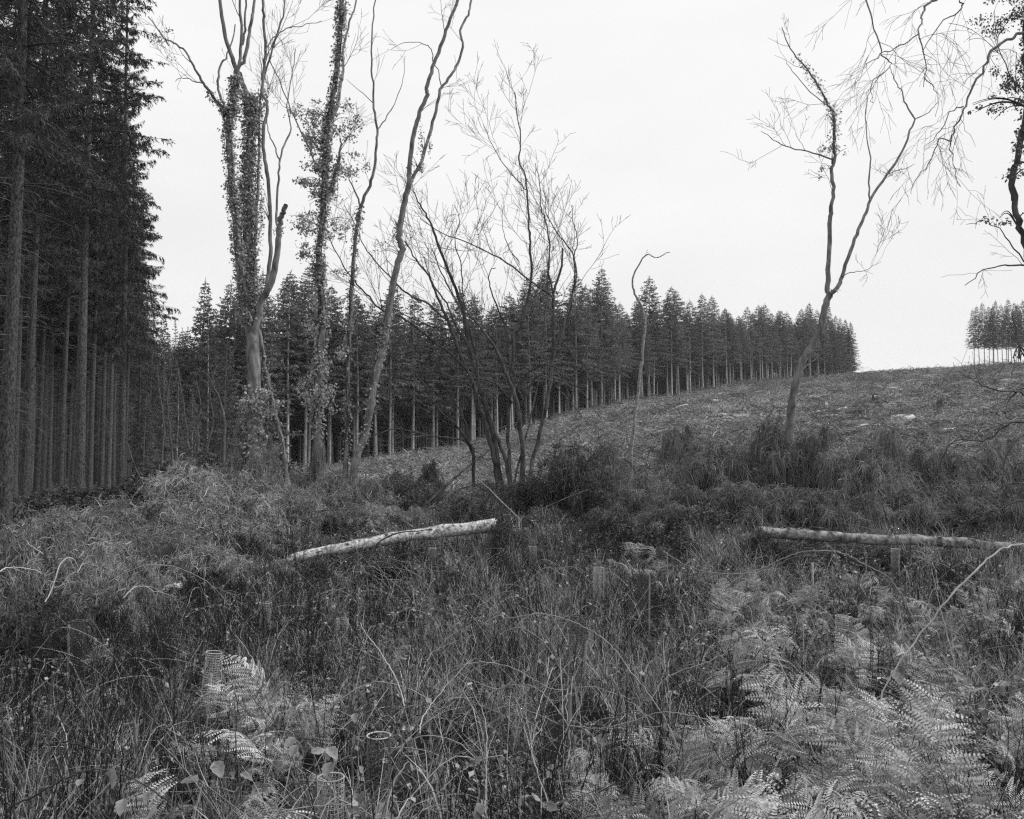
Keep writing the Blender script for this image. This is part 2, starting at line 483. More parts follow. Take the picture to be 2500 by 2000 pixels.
NEAR = [spruce_meshes('tall_spruce', 25, 9.5, 3.2, 0.165, True, 101), spruce_meshes('tall_spruce', 26, 9.0, 3.0, 0.15, True, 102),
        spruce_meshes('tall_spruce', 24, 10.5, 2.9, 0.14, True, 103)]
EDGE = [spruce_meshes('edge_spruce', 25, 6.5, 2.0, 0.16, True, 104, thin=1.3, hang=1.5), spruce_meshes('edge_spruce', 23, 3.0, 2.5, 0.17, True, 105, thin=0.9, hang=0.5)]
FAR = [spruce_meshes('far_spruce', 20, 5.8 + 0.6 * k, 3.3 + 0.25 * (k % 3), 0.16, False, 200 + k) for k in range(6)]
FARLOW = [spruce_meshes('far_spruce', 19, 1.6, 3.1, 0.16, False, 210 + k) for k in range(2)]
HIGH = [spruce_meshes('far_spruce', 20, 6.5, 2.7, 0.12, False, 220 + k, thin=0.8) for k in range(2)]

Y_FAR = lambda y: y > 95
def put_spruce(x, y, meshes, label, group, s=1.0, dead=True, zs=1.0):
    t = thing('spruce_tree', label, 'spruce', (x, y, float(ground(x, y))), (rng.normal() * 0.008, rng.normal() * 0.008, rng.uniform(0, 6.28)), group)
    wide = 1.22 if Y_FAR(y) else 1.0
    t.scale = (s * wide, s * wide, s * zs)
    place('trunk', meshes[0], t); place('crown', meshes[1], t)['kind'] = 'stuff'
    if dead and meshes[2] is not None: place('dead_branches', meshes[2], t)['kind'] = 'stuff'
    return t

PLANT = [  # px at trunk height, distance, meshes, scale, label
    (16, 19.5, NEAR[0], 1.0, 'thickest dark spruce trunk at the left edge of the photograph'),
    (64, 31, NEAR[1], 1.06, 'second nearest spruce right beside the thick trunk at the left edge'),
    (198, 28, NEAR[0], 0.98, 'stout pale-lit spruce trunk standing clear in the middle of the dark plantation'),
    (298, 36, EDGE[0], 0.97, 'outermost spruce of the dark plantation, ragged boughs against the sky'),
    (79, 52, NEAR[2], 1.0, 'slim spruce trunk just right of the second nearest spruce'),
    (93, 46, NEAR[1], 1.0, 'lit slim trunk, first of the three close together by the left edge'),
    (107, 48, NEAR[0], 0.95, 'lit slim trunk, middle of the three close together by the left edge'),
    (123, 55, NEAR[2], 1.05, 'lit slim trunk, last of the three close together by the left edge'),
    (141, 62, NEAR[1], 1.0, 'thin spruce trunk half lost in the dark of the plantation'),
    (158, 60, NEAR[0], 0.95, 'pale thin spruce trunk left of the stout clear-standing one'),
    (171, 82, NEAR[2], 1.0, 'very thin distant trunk close left of the stout clear-standing spruce'),
    (222, 48, NEAR[1], 1.0, 'slim trunk close right of the stout clear-standing spruce'),
    (231, 62, NEAR[2], 1.0, 'thin trunk tucked behind the slim one right of the stout spruce'),
    (250, 50, NEAR[0], 0.95, 'brightly lit straight trunk between the stout spruce and the outermost one'),
    (279, 70, NEAR[1], 1.0, 'thin dim trunk just left of the outermost plantation spruce'),
    (314, 76, EDGE[0], 1.0, 'dim trunk just right of the outermost plantation spruce'),
    (338, 66, EDGE[1], 0.78, 'low-boughed spruce behind the outermost plantation spruce'),
    (365, 84, EDGE[1], 0.80, 'smaller feathery spruce at the left rim of the sky gap'),
    (415, 98, EDGE[1], 0.76, 'lone pointed spruce top low in the sky gap, left one'),
]
for px, Y, ms, s, lab in PLANT:
    put_spruce((px - 1250) / F * Y, Y, ms, lab, 'spruces of the dark plantation', s)
for px, Y, sc, lab in [(398, 62, 0.42, 'bushy young spruce left in the gap beside the plantation'), (432, 74, 0.5, 'bushy young spruce in the middle of the gap beside the plantation'), (470, 66, 0.36, 'low young spruce right in the gap beside the plantation'), (352, 52, 0.3, 'small young spruce at the foot of the outermost plantation tree'), (545, 84, 0.72, 'young spruce just left of the ivy-sleeved trunk'), (505, 88, 0.92, 'broad pointed spruce left of the ivy-sleeved tree, boughs to the ground')]:
    put_spruce((px - 1250) / F * Y, Y, FARLOW[int(px) % 2], lab, 'young spruces in the gap', sc)
# plantation trees beyond the left edge and deeper in, seen as shade, boughs and dim stems
for i, (px, Y) in enumerate([(-110, 24), (-60, 37), (-190, 33), (-25, 45), (38, 41), (-120, 52), (-260, 44), (20, 66), (110, 72), (60, 80), (185, 92), (205, 76), (250, 88), (130, 95), (-20, 85), (290, 95), (330, 104), (40, 100), (-340, 26), (-420, 40), (150, 44), (260, 62), (5, 56), (-80, 64), (88, 60), (114, 66), (133, 74), (180, 58), (212, 66), (240, 74), (266, 56), (288, 84), (306, 60), (52, 58), (30, 50), (320, 90)]):
    put_spruce((px - 1250) / F * Y, Y, NEAR[i % 3], 'tall spruce deep in the dark plantation, boughs merging with its neighbours', 'spruces deep in the dark plantation', rng.uniform(0.92, 1.08))

# the far wood along the upper edge of the felled slope
def edge_pt(px, back=0.0):
    u = (px - 1250) / F
    D = float(np.interp(u, _U, _D)) + back
    return u * D, D
FAR_LABEL = [(760, 'spruce in the near end of the far wood, behind the ivy-clad trees'), (1020, 'spruce of the far wood seen between the leaning trees and the many-stemmed one'),
             (1420, 'spruce of the far wood seen through the many-stemmed bare tree'), (1620, 'spruce of the far wood above the bent thin birch'),
             (1900, 'spruce of the far wood between the bent birch and the forked tree'), (2600, 'spruce at the far end of the wood by the hill brow')]
px = 480.0
row = 0
cnt = 0
while px < 2092:
    D = edge_pt(px)[1]
    for back, pr in ((0, 1.0), (4.0, 0.95), (9, 0.8)):
        if rng.random() > pr: continue
        if 430 < px < 520 and back > 2: continue
        x, y = edge_pt(px + rng.normal() * 5, back + rng.normal() * 1.2)
        s = np.clip(rng.normal(1.0, 0.10), 0.78, 1.2) * (1.03 if back == 0 else 1.08)
        if px > 2060: s *= 0.95 - (px - 2060) / 45 * 0.15
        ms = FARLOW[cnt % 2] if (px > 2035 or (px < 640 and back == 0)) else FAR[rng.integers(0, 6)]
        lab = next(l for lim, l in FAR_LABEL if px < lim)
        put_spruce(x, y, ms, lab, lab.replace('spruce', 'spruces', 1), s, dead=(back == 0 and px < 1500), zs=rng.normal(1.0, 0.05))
        cnt += 1
    px += 2.9 * F / D * rng.uniform(0.75, 1.25)
# deeper trees, a mass nobody could count
def wood_interior():
    pts = []
    for k in range(1300):
        p = rng.uniform(400, 2060)
        b = 13 + 115 * rng.random() ** 1.6 * (1 if p < 1700 else 0.5)
        x, y = edge_pt(p, b); pts.append((x, y))
    for k in range(420):
        Y = rng.uniform(90, 165); p = rng.uniform(-500, 400)
        pts.append(((p - 1250) / F * Y, Y))
    return np.array(pts)
WOODPTS = wood_interior()
# copse on the brow at the right
for i, p in enumerate([2386, 2398, 2411, 2423, 2434, 2444, 2455, 2466, 2478, 2489, 2500, 2512, 2526, 2540, 2432, 2470, 2494]):
    x, y = edge_pt(p, rng.uniform(-3, 6) + (9 if i > 13 else 0))
    put_spruce(x, y, HIGH[i % 2], ['outermost high-crowned spruce of the copse on the hill brow', 'second spruce from the sky side of the copse on the brow'][i] if i < 2 else 'bare-stemmed spruce in the small copse on the hill brow',
               'spruces of the brow copse', rng.normal(0.98, 0.06) * (0.86 if i == 0 else 1))

# ------------------------------------------------------------------ scattered stuff through geometry nodes
SRC = {}
def source(coll_name, meshes):
    c = bpy.data.collections.new(coll_name)           # holds the pieces to scatter; not linked to the scene
    for i, me in enumerate(meshes):
        o = bpy.data.objects.new('%s_%02d' % (coll_name, i), me)
        c.objects.link(o)
    SRC[coll_name] = (c, len(meshes))
    return c

def scatter(name, coll_name, pts, label, rotz=None, tilt=0.12, scl=(0.8, 1.2), kind='stuff', idx=None):
    c, nm = SRC[coll_name]
    n = len(pts)
    me = bpy.data.meshes.new(name)
    me.vertices.add(n); me.vertices.foreach_set('co', np.asarray(pts, np.float32).ravel())
    rot = np.stack([rng.normal(size=n) * tilt, rng.normal(size=n) * tilt, rng.uniform(0, 6.283, n)], 1).astype(np.float32)
    a = me.attributes.new('rot', 'FLOAT_VECTOR', 'POINT'); a.data.foreach_set('vector', rot.ravel())
    s = rng.uniform(scl[0], scl[1], n) if isinstance(scl, tuple) else np.asarray(scl)
    a = me.attributes.new('scl', 'FLOAT', 'POINT'); a.data.foreach_set('value', s.astype(np.float32))
    a = me.attributes.new('idx', 'INT', 'POINT'); a.data.foreach_set('value', (rng.integers(0, nm, n) if idx is None else idx).astype(np.int32))
    o = place(name, me)
    tag(o, label, kind=kind)
    g = bpy.data.node_groups.new(name + '_scatter', 'GeometryNodeTree')
    g.interface.new_socket('Geometry', in_out='INPUT', socket_type='NodeSocketGeometry')
    g.interface.new_socket('Geometry', in_out='OUTPUT', socket_type='NodeSocketGeometry')
    gi = g.nodes.new('NodeGroupInput'); go = g.nodes.new('NodeGroupOutput')
    ci = g.nodes.new('GeometryNodeCollectionInfo'); ci.inputs['Collection'].default_value = c
    ci.inputs['Separate Children'].default_value = True; ci.inputs['Reset Children'].default_value = True
    ip = g.nodes.new('GeometryNodeInstanceOnPoints'); ip.inputs['Pick Instance'].default_value = True
    def named(nm_, ty):
        q = g.nodes.new('GeometryNodeInputNamedAttribute'); q.data_type = ty; q.inputs['Name'].default_value = nm_
        return q.outputs['Attribute']
    e2r = g.nodes.new('FunctionNodeEulerToRotation')
    g.links.new(named('rot', 'FLOAT_VECTOR'), e2r.inputs[0])
    g.links.new(gi.outputs[0], ip.inputs['Points'])
    g.links.new(ci.outputs[0], ip.inputs['Instance'])
    g.links.new(e2r.outputs[0], ip.inputs['Rotation'])
    g.links.new(named('scl', 'FLOAT'), ip.inputs['Scale'])
    g.links.new(named('idx', 'INT'), ip.inputs['Instance Index'])
    g.links.new(ip.outputs[0], go.inputs[0])
    md = o.modifiers.new('scatter', 'NODES'); md.node_group = g
    return o

def wood_sources():
    out = []
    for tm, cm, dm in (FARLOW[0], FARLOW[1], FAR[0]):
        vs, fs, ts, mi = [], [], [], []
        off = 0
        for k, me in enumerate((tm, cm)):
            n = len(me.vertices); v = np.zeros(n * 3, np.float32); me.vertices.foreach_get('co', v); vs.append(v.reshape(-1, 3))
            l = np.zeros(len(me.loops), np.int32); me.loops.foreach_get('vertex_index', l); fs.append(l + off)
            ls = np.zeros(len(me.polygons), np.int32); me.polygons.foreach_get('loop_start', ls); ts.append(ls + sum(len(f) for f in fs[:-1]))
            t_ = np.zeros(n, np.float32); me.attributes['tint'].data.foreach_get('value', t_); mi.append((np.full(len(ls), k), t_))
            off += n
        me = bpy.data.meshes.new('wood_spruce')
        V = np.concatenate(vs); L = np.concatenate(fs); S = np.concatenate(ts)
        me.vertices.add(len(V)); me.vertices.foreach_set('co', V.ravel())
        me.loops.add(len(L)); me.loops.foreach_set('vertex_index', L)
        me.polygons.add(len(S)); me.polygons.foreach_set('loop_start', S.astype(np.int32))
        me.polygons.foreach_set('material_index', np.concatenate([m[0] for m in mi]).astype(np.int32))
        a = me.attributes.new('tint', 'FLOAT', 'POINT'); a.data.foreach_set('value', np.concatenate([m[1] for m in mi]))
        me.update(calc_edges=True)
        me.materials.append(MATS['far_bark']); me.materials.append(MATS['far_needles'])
        out.append(me)
    return out
source('wood_spruce', wood_sources())
WD = WOODPTS[:, 1] - np.interp(WOODPTS[:, 0] / WOODPTS[:, 1], _U, _D)
scatter('far_wood', 'wood_spruce', np.column_stack([WOODPTS, ground(WOODPTS[:, 0], WOODPTS[:, 1])]), 'dark depth of the far spruce wood behind its front rows', tilt=0.01, scl=(0.8, 1.0), idx=np.where((WD < 42) & (WOODPTS[:, 0] / WOODPTS[:, 1] > -0.36), 2, rng.integers(0, 2, len(WD))))

# ------------------------------------------------------------------ bare trees traced from the photograph
def stem_path(pts, Y, dY=0.0, n=4, wig=0.012, toground=False):
    """photo points (base first) at distance Y..Y+dY -> smooth path in the place"""
    m = len(pts)
    w = np.linspace(0, 1, m)
    P = np.array([at(p[0], p[1], Y + dY * w[i]) for i, p in enumerate(pts)])
    if toground:
        b = P[0].copy()
        b2 = b + (P[0] - P[1]) * 0.0
        g = float(ground(b2[0], b2[1]))
        if b[2] > g:
            lean = (P[0] - P[1]); lean = lean / max(abs(lean[2]), 0.2) * (b[2] - g + 0.15)
            foot = b + lean * np.array([0.6, 0.6, 1]); foot[2] = g - 0.15
            P = np.concatenate([[foot], P])
    return wiggle(smooth_path(P, n), wig)

def lin_r(n, d0, d1, Y, p=1.0):
    """radii from photo widths (pixels)"""
    return np.maximum((d0 + (d1 - d0) * np.linspace(0, 1, n) ** p) * Y / F / 2, 0.003)

def bare_tree(name, label, cat, Y, base_px, stems, twigs, barkm='bark', twigm='twig', ivy=None, ivym='ivy_leaf', group=None):
    """stems: (part name, points, w0, w1, dY, ground?)"""
    x0 = (base_px - 1250) / F * Y
    root = thing(name, label, cat, (x0, Y, float(ground(x0, Y))), group=group)
    org = np.array(root.location)
    paths = []
    for nm, pts, w0, w1, dY, gr in stems:
        P = stem_path(pts, Y, dY, toground=gr)
        R = lin_r(len(P), w0, w1, Y)
        if gr: R[:3] *= np.array([1.25, 1.12, 1.04])
        R = R * (1 + rng.normal(size=len(R)) * 0.03)
        mb = MB(); tubes(mb, P - org, R, 8 if w0 > 8 else 6)
        mb.build(nm, barkm if isinstance(barkm, str) else barkm[len(paths)], root, True)
        paths.append((P, R))
    if twigs:
        allt = []
        cur = paths
        for lv in twigs:
            sel = cur if lv.get('on') is None else [cur[i] for i in lv['on']]
            nxt = grow(sel, rmin=0.0045 * Y / 25, **{k: v for k, v in lv.items() if k != 'on'})
            allt += nxt; cur = nxt
        mb = MB(); twig_mesh(mb, [(p - org, r) for p, r in allt], 3)
        if mb.n: mb.build('twigs', twigm, root)['kind'] = 'stuff'
    if ivy:
        mb = MB(); vines = []
        for kind, arg in ivy:
            if kind == 'stem':
                i, s0, s1, n, spread, size = arg
                P, R = paths[i]
                for v_ in range(3):
                    sv = np.linspace(max(s0 - 0.05, 0), s1, 40) * (len(P) - 1)
                    cv = np.stack([np.interp(sv, np.arange(len(P)), P[:, k]) for k in range(3)], 1); rv = np.interp(sv, np.arange(len(P)), R)
                    tv = rng.uniform(0, 6.28) + np.cumsum(rng.normal(size=40)) * 0.35
                    vines.append((cv + np.stack([np.cos(tv), np.sin(tv), tv * 0], 1) * (rv * 1.06)[:, None] - org, np.linspace(0.022, 0.007, 40) * min(1, rv.mean() / 0.09)))
                s = rng.uniform(s0, s1, n) * (len(P) - 1)
                c = np.stack([np.interp(s, np.arange(len(P)), P[:, k]) for k in range(3)], 1)
                r = np.interp(s, np.arange(len(P)), R)
                th = rng.uniform(0, 6.28, n)
                o_ = np.stack([np.cos(th), np.sin(th), rng.normal(size=n) * 0.2], 1)
                pos = c + o_ * (r + np.abs(rng.normal(size=n)) * spread)[:, None]
            else:
                cx_, cy_, dY, n, sx, sz, size = arg
                n = max(int(n * 0.9), 6); size = size * 0.8
                c = at(cx_, cy_, Y + dY)
                ap = np.concatenate([p for p, _ in paths]); ar = np.concatenate([r_ for _, r_ in paths])
                j_ = int(np.argmin(np.linalg.norm(ap - c, axis=1) + 0.3 * np.abs(ap[:, 2] - c[2])))
                for v_ in range(4):
                    e_ = c + rng.normal(size=3) * np.array([sx, sx, sz]) * 0.8
                    a_ = ap[j_] - np.array([0, 0, 0.15])
                    pv = a_ + (e_ - a_) * np.linspace(0, 1, 40)[:, None] + np.array([0, 0, 1.0]) * (np.sin(np.linspace(0, 3.1, 40)) * 0.12)[:, None]
                    vines.append((pv - org, np.linspace(min(0.012, ar[j_] * 0.5), 0.004, 40)))
                k = max(3, n // 45)
                sub = rng.normal(size=(k, 3)) * np.array([sx, sx, sz]) * 0.8
                pos = c + sub[rng.integers(0, k, n)] + rng.normal(size=(n, 3)) * np.array([sx, sx, sz]) * 0.3
                o_ = nrm(rng.normal(size=(n, 3)))
            d = nrm(o_ * 0.8 + rng.normal(size=(n, 3)) * 0.5 - np.array([0, 0, 0.7]))
            L = rng.uniform(0.5, 1.0, n) * size
            leaves(mb, pos - org, d, nrm(o_ + rng.normal(size=(n, 3)) * 0.6 + np.array([0, 0, 0.5])), L, L * 0.42, rng.uniform(0, 1, n))
        mb.build('ivy', ivym, root)['kind'] = 'stuff'
        if vines:
            vb = MB(); twig_mesh(vb, vines, 5); vb.build('ivy_vines', 'dark_bark', root)['kind'] = 'stuff'
    return root

TW = [dict(per_m=1.6, length=(0.6, 1.8), ang=(20, 50), up=0.35, rmax=0.02, s0=0.35, npts=6), dict(per_m=3.6, length=(0.35, 1.1), ang=(25, 60), up=0.2, rmax=0.008, s0=0.2),
      dict(per_m=4.0, length=(0.15, 0.4), ang=(25, 60), up=0.15, rmax=0.004, s0=0.2, npts=4)]

bare_tree('ivy_clad_tree', 'tall forking tree in ivy sleeves, the stoutest left of centre', 'tree', 23.0, 615, [
    ('trunk', [(617, 1130), (618, 1010), (620, 925), (618, 850), (612, 800)], 34, 30, 0, True),
    ('stem', [(612, 830), (609, 795), (597, 742), (591, 700), (580, 600), (573, 510), (566, 446), (560, 345), (558, 284), (566, 264), (575, 200), (579, 170)], 20, 15, -0.5, False),
    ('limb', [(579, 172), (562, 130), (548, 77), (536, 0), (528, -90), (515, -200)], 11, 6, -0.6, False),
    ('limb', [(579, 172), (587, 142), (589, 61), (585, 0), (588, -100)], 9, 5, 0.5, False),
    ('limb', [(579, 172), (597, 142), (609, 81), (617, 37), (621, 0), (632, -110)], 10, 6, -0.2, False),
    ('limb', [(592, 110), (597, 60), (601, 0), (604, -60)], 6, 4, -0.4, False),
    ('limb', [(556, 280), (552, 272), (522, 239), (497, 203), (477, 170), (453, 126), (424, 105), (400, 91), (363, 41)], 9, 2.5, -1.2, False),
    ('limb', [(553, 276), (540, 243), (532, 199), (542, 154), (556, 134), (574, 61)], 8, 3, 0.6, False),
    ('limb', [(522, 239), (501, 207), (477, 199), (453, 189), (428, 197)], 4, 1.5, 0.6, False),
    ('stem', [(618, 860), (613, 780), (611, 700), (604, 600), (603, 520), (605, 446), (609, 365), (613, 284), (611, 248), (595, 211), (585, 179)], 24, 11, 0.6, False),
    ('stem', [(618, 870), (625, 800), (634, 745), (649, 718), (666, 673), (678, 608), (681, 565), (684, 540), (692, 518), (698, 501)], 19, 11, -0.4, False),
    ('limb', [(682, 560), (673, 532), (680, 438), (684, 390), (698, 345), (710, 312), (700, 260), (712, 190), (722, 120)], 7, 2, 0.8, False),
    ('limb', [(684, 392), (668, 353), (654, 320), (650, 280)], 4, 2, -0.4, False),
    ('stem', [(652, 700), (660, 633), (660, 568), (654, 438), (643, 377), (645, 304), (652, 256), (641, 225), (643, 174), (648, 122), (643, 49), (641, 0), (648, -90)], 10, 6, 0.9, False),
    ('stem', [(622, 760), (621, 670), (625, 568), (630, 446), (633, 300), (637, 231), (650, 170), (668, 110), (690, 40), (700, -40)], 8, 4, 1.4, False),
    ('limb', [(648, 125), (668, 92), (700, 70), (735, 62), (785, 52)], 4, 1.5, 0.8, False),
    ('dead_stem', [(698, 1150), (686, 1067), (665, 985), (649, 904), (638, 840), (631, 800)], 13, 9, 0.3, True),
], [dict(per_m=1.0, length=(0.6, 2.0), ang=(20, 50), up=0.4, rmax=0.018, s0=0.4, npts=6, on=[2, 3, 4, 5, 6, 7, 8, 11, 12, 13, 14, 15])] + TW[1:],
    ivy=[('stem', (1, 0.1, 0.95, 3000, 0.05, 0.09)), ('stem', (9, 0.1, 0.85, 5200, 0.10, 0.10)), ('stem', (0, 0.2, 0.55, 700, 0.06, 0.11)), ('stem', (14, 0.15, 0.6, 500, 0.06, 0.09)),
         ('clump', (622, 985, -0.4, 500, 0.28, 0.2, 0.12)), ('clump', (588, 640, 0, 160, 0.15, 0.5, 0.1)), ('clump', (632, 520, 0, 220, 0.12, 0.6, 0.1)), ('clump', (412, 100, -1, 60, 0.25, 0.15, 0.1)), ('stem', (6, 0.05, 0.3, 260, 0.06, 0.09)), ('stem', (16, 0.1, 0.9, 200, 0.04, 0.08))])

bare_tree('ivy_clad_tree', 'slender tree with bushy ivy bunches, second tree right of the ivy-sleeved one', 'tree', 25.0, 776, [
    ('trunk', [(775, 1120), (776, 1060), (774, 987), (781, 894), (788, 778), (781, 686), (777, 639), (786, 568), (792, 487), (794, 406), (796, 357), (800, 304), (810, 252), (820, 183), (828, 110), (832, 41), (834, 0), (840, -120)], 19, 10, -0.8, True),
    ('stem', [(792, 490), (800, 470), (810, 454), (822, 414), (830, 373), (832, 337)], 11, 4, -0.5, False),
    ('stem', [(806, 300), (826, 252), (832, 203), (838, 162), (838, 122), (846, 89), (854, 49), (867, 16), (875, -40)], 8, 4, 0.6, False),
    ('limb', [(792, 440), (778, 410), (763, 381), (725, 300), (702, 248), (680, 191), (660, 154), (655, 110)], 5, 2, 0.6, False),
], [dict(per_m=0.5, length=(0.5, 1.5), ang=(25, 55), up=0.3, rmax=0.015, s0=0.3, npts=6, on=[1, 2, 3])] + TW[1:],
    ivy=[('stem', (0, 0.32, 0.95, 3000, 0.05, 0.10)), ('stem', (0, 0.1, 0.4, 900, 0.07, 0.11)), ('stem', (1, 0, 0.8, 500, 0.06, 0.1)),
         ('clump', (755, 275, -0.5, 260, 0.35, 0.16, 0.11)), ('clump', (795, 290, 0, 520, 0.32, 0.3, 0.11)), ('clump', (838, 300, 0.2, 380, 0.35, 0.3, 0.11)), ('clump', (760, 345, -0.3, 620, 0.32, 0.35, 0.11)),
         ('clump', (775, 400, 0, 520, 0.35, 0.2, 0.11)), ('clump', (850, 420, 0.3, 420, 0.4, 0.2, 0.11)), ('clump', (755, 440, 0, 360, 0.3, 0.15, 0.11)), ('clump', (775, 480, 0, 260, 0.25, 0.2, 0.11)),
         ('clump', (745, 545, -0.3, 620, 0.4, 0.25, 0.11)), ('clump', (825, 550, 0.2, 260, 0.3, 0.2, 0.11)), ('clump', (752, 620, -0.2, 240, 0.2, 0.22, 0.11)),
         ('clump', (765, 790, 0, 350, 0.25, 0.5, 0.12)), ('clump', (785, 890, -0.2, 320, 0.3, 0.3, 0.13)), ('clump', (780, 960, -0.2, 600, 0.3, 0.3, 0.13)), ('clump', (755, 940, 0, 160, 0.3, 0.25, 0.13))])

bare_tree('thin_tree', 'thin bare tree between the ivy-bunched tree and the leaning one', 'tree', 27.0, 845, [
    ('trunk', [(843, 1140), (846, 1050), (848, 964), (853, 825), (860, 686), (867, 593), (873, 548), (881, 503), (903, 454), (915, 406), (919, 345), (921, 317), (913, 264), (911, 203), (907, 142), (909, 81), (915, 0), (918, -60)], 12, 2.5, -0.5, True),
    ('limb', [(921, 317), (940, 292), (968, 243), (984, 195), (988, 138)], 3.5, 1.3, 0.8, False),
    ('limb', [(909, 250), (879, 223), (846, 195)], 2.5, 1.0, 0.5, False),
    ('limb', [(880, 505), (867, 467), (854, 438), (852, 426)], 5, 1.6, -0.4, False),
], [dict(per_m=0.8, length=(0.5, 1.4), ang=(25, 55), up=0.3, rmax=0.01, s0=0.55, npts=6)] + TW[1:2],
    ivy=[('stem', (0, 0.05, 0.45, 700, 0.05, 0.10)), ('clump', (835, 870, -0.2, 240, 0.3, 0.2, 0.12)), ('clump', (845, 800, 0, 200, 0.2, 0.3, 0.12)), ('clump', (838, 735, 0, 90, 0.25, 0.12, 0.1)), ('clump', (850, 660, 0, 70, 0.3, 0.1, 0.1))])

bare_tree('leaning_tree', 'tall bare tree leaning right with a high fork, left of the many-stemmed tree', 'tree', 24.0, 866, [
    ('trunk', [(864, 1150), (874, 1108), (895, 1047), (909, 964), (923, 894), (939, 825), (950, 755), (960, 690), (971, 641), (982, 610), (975, 580), (980, 536), (992, 479), (1001, 440)], 19, 14, 0, True),
    ('stem', [(1001, 445), (999, 422), (1005, 365), (1013, 317), (1025, 276), (1043, 231), (1041, 215), (1049, 187), (1066, 142), (1086, 85), (1100, 45), (1120, -5), (1150, -90)], 12, 7, -0.5, False),
    ('stem', [(1001, 445), (1009, 430), (1029, 394), (1045, 341), (1061, 284), (1074, 227), (1079, 212), (1100, 187), (1113, 162), (1130, 116), (1125, 75), (1142, 35), (1151, 0), (1160, -80)], 9, 5, 0.7, False),
    ('limb', [(1078, 212), (1070, 172), (1062, 160), (1056, 140)], 3, 1.5, 0.2, False),
    ('limb', [(1058, 155), (1052, 120), (1030, 106), (990, 104), (955, 120)], 3, 1.0, -0.4, False),
], [dict(per_m=0.5, length=(0.5, 1.6), ang=(30, 60), up=0.2, rmax=0.012, s0=0.3, npts=6)] + TW[1:],
    ivy=[('clump', (1035, 365, 0, 200, 0.12, 0.5, 0.09)), ('clump', (1018, 405, 0, 120, 0.16, 0.2, 0.09)), ('stem', (0, 0.15, 0.5, 300, 0.03, 0.08)), ('clump', (940, 830, 0, 120, 0.15, 0.3, 0.1)), ('clump', (960, 560, 0, 60, 0.05, 0.4, 0.09)), ('clump', (930, 610, 0, 40, 0.2, 0.1, 0.1))])

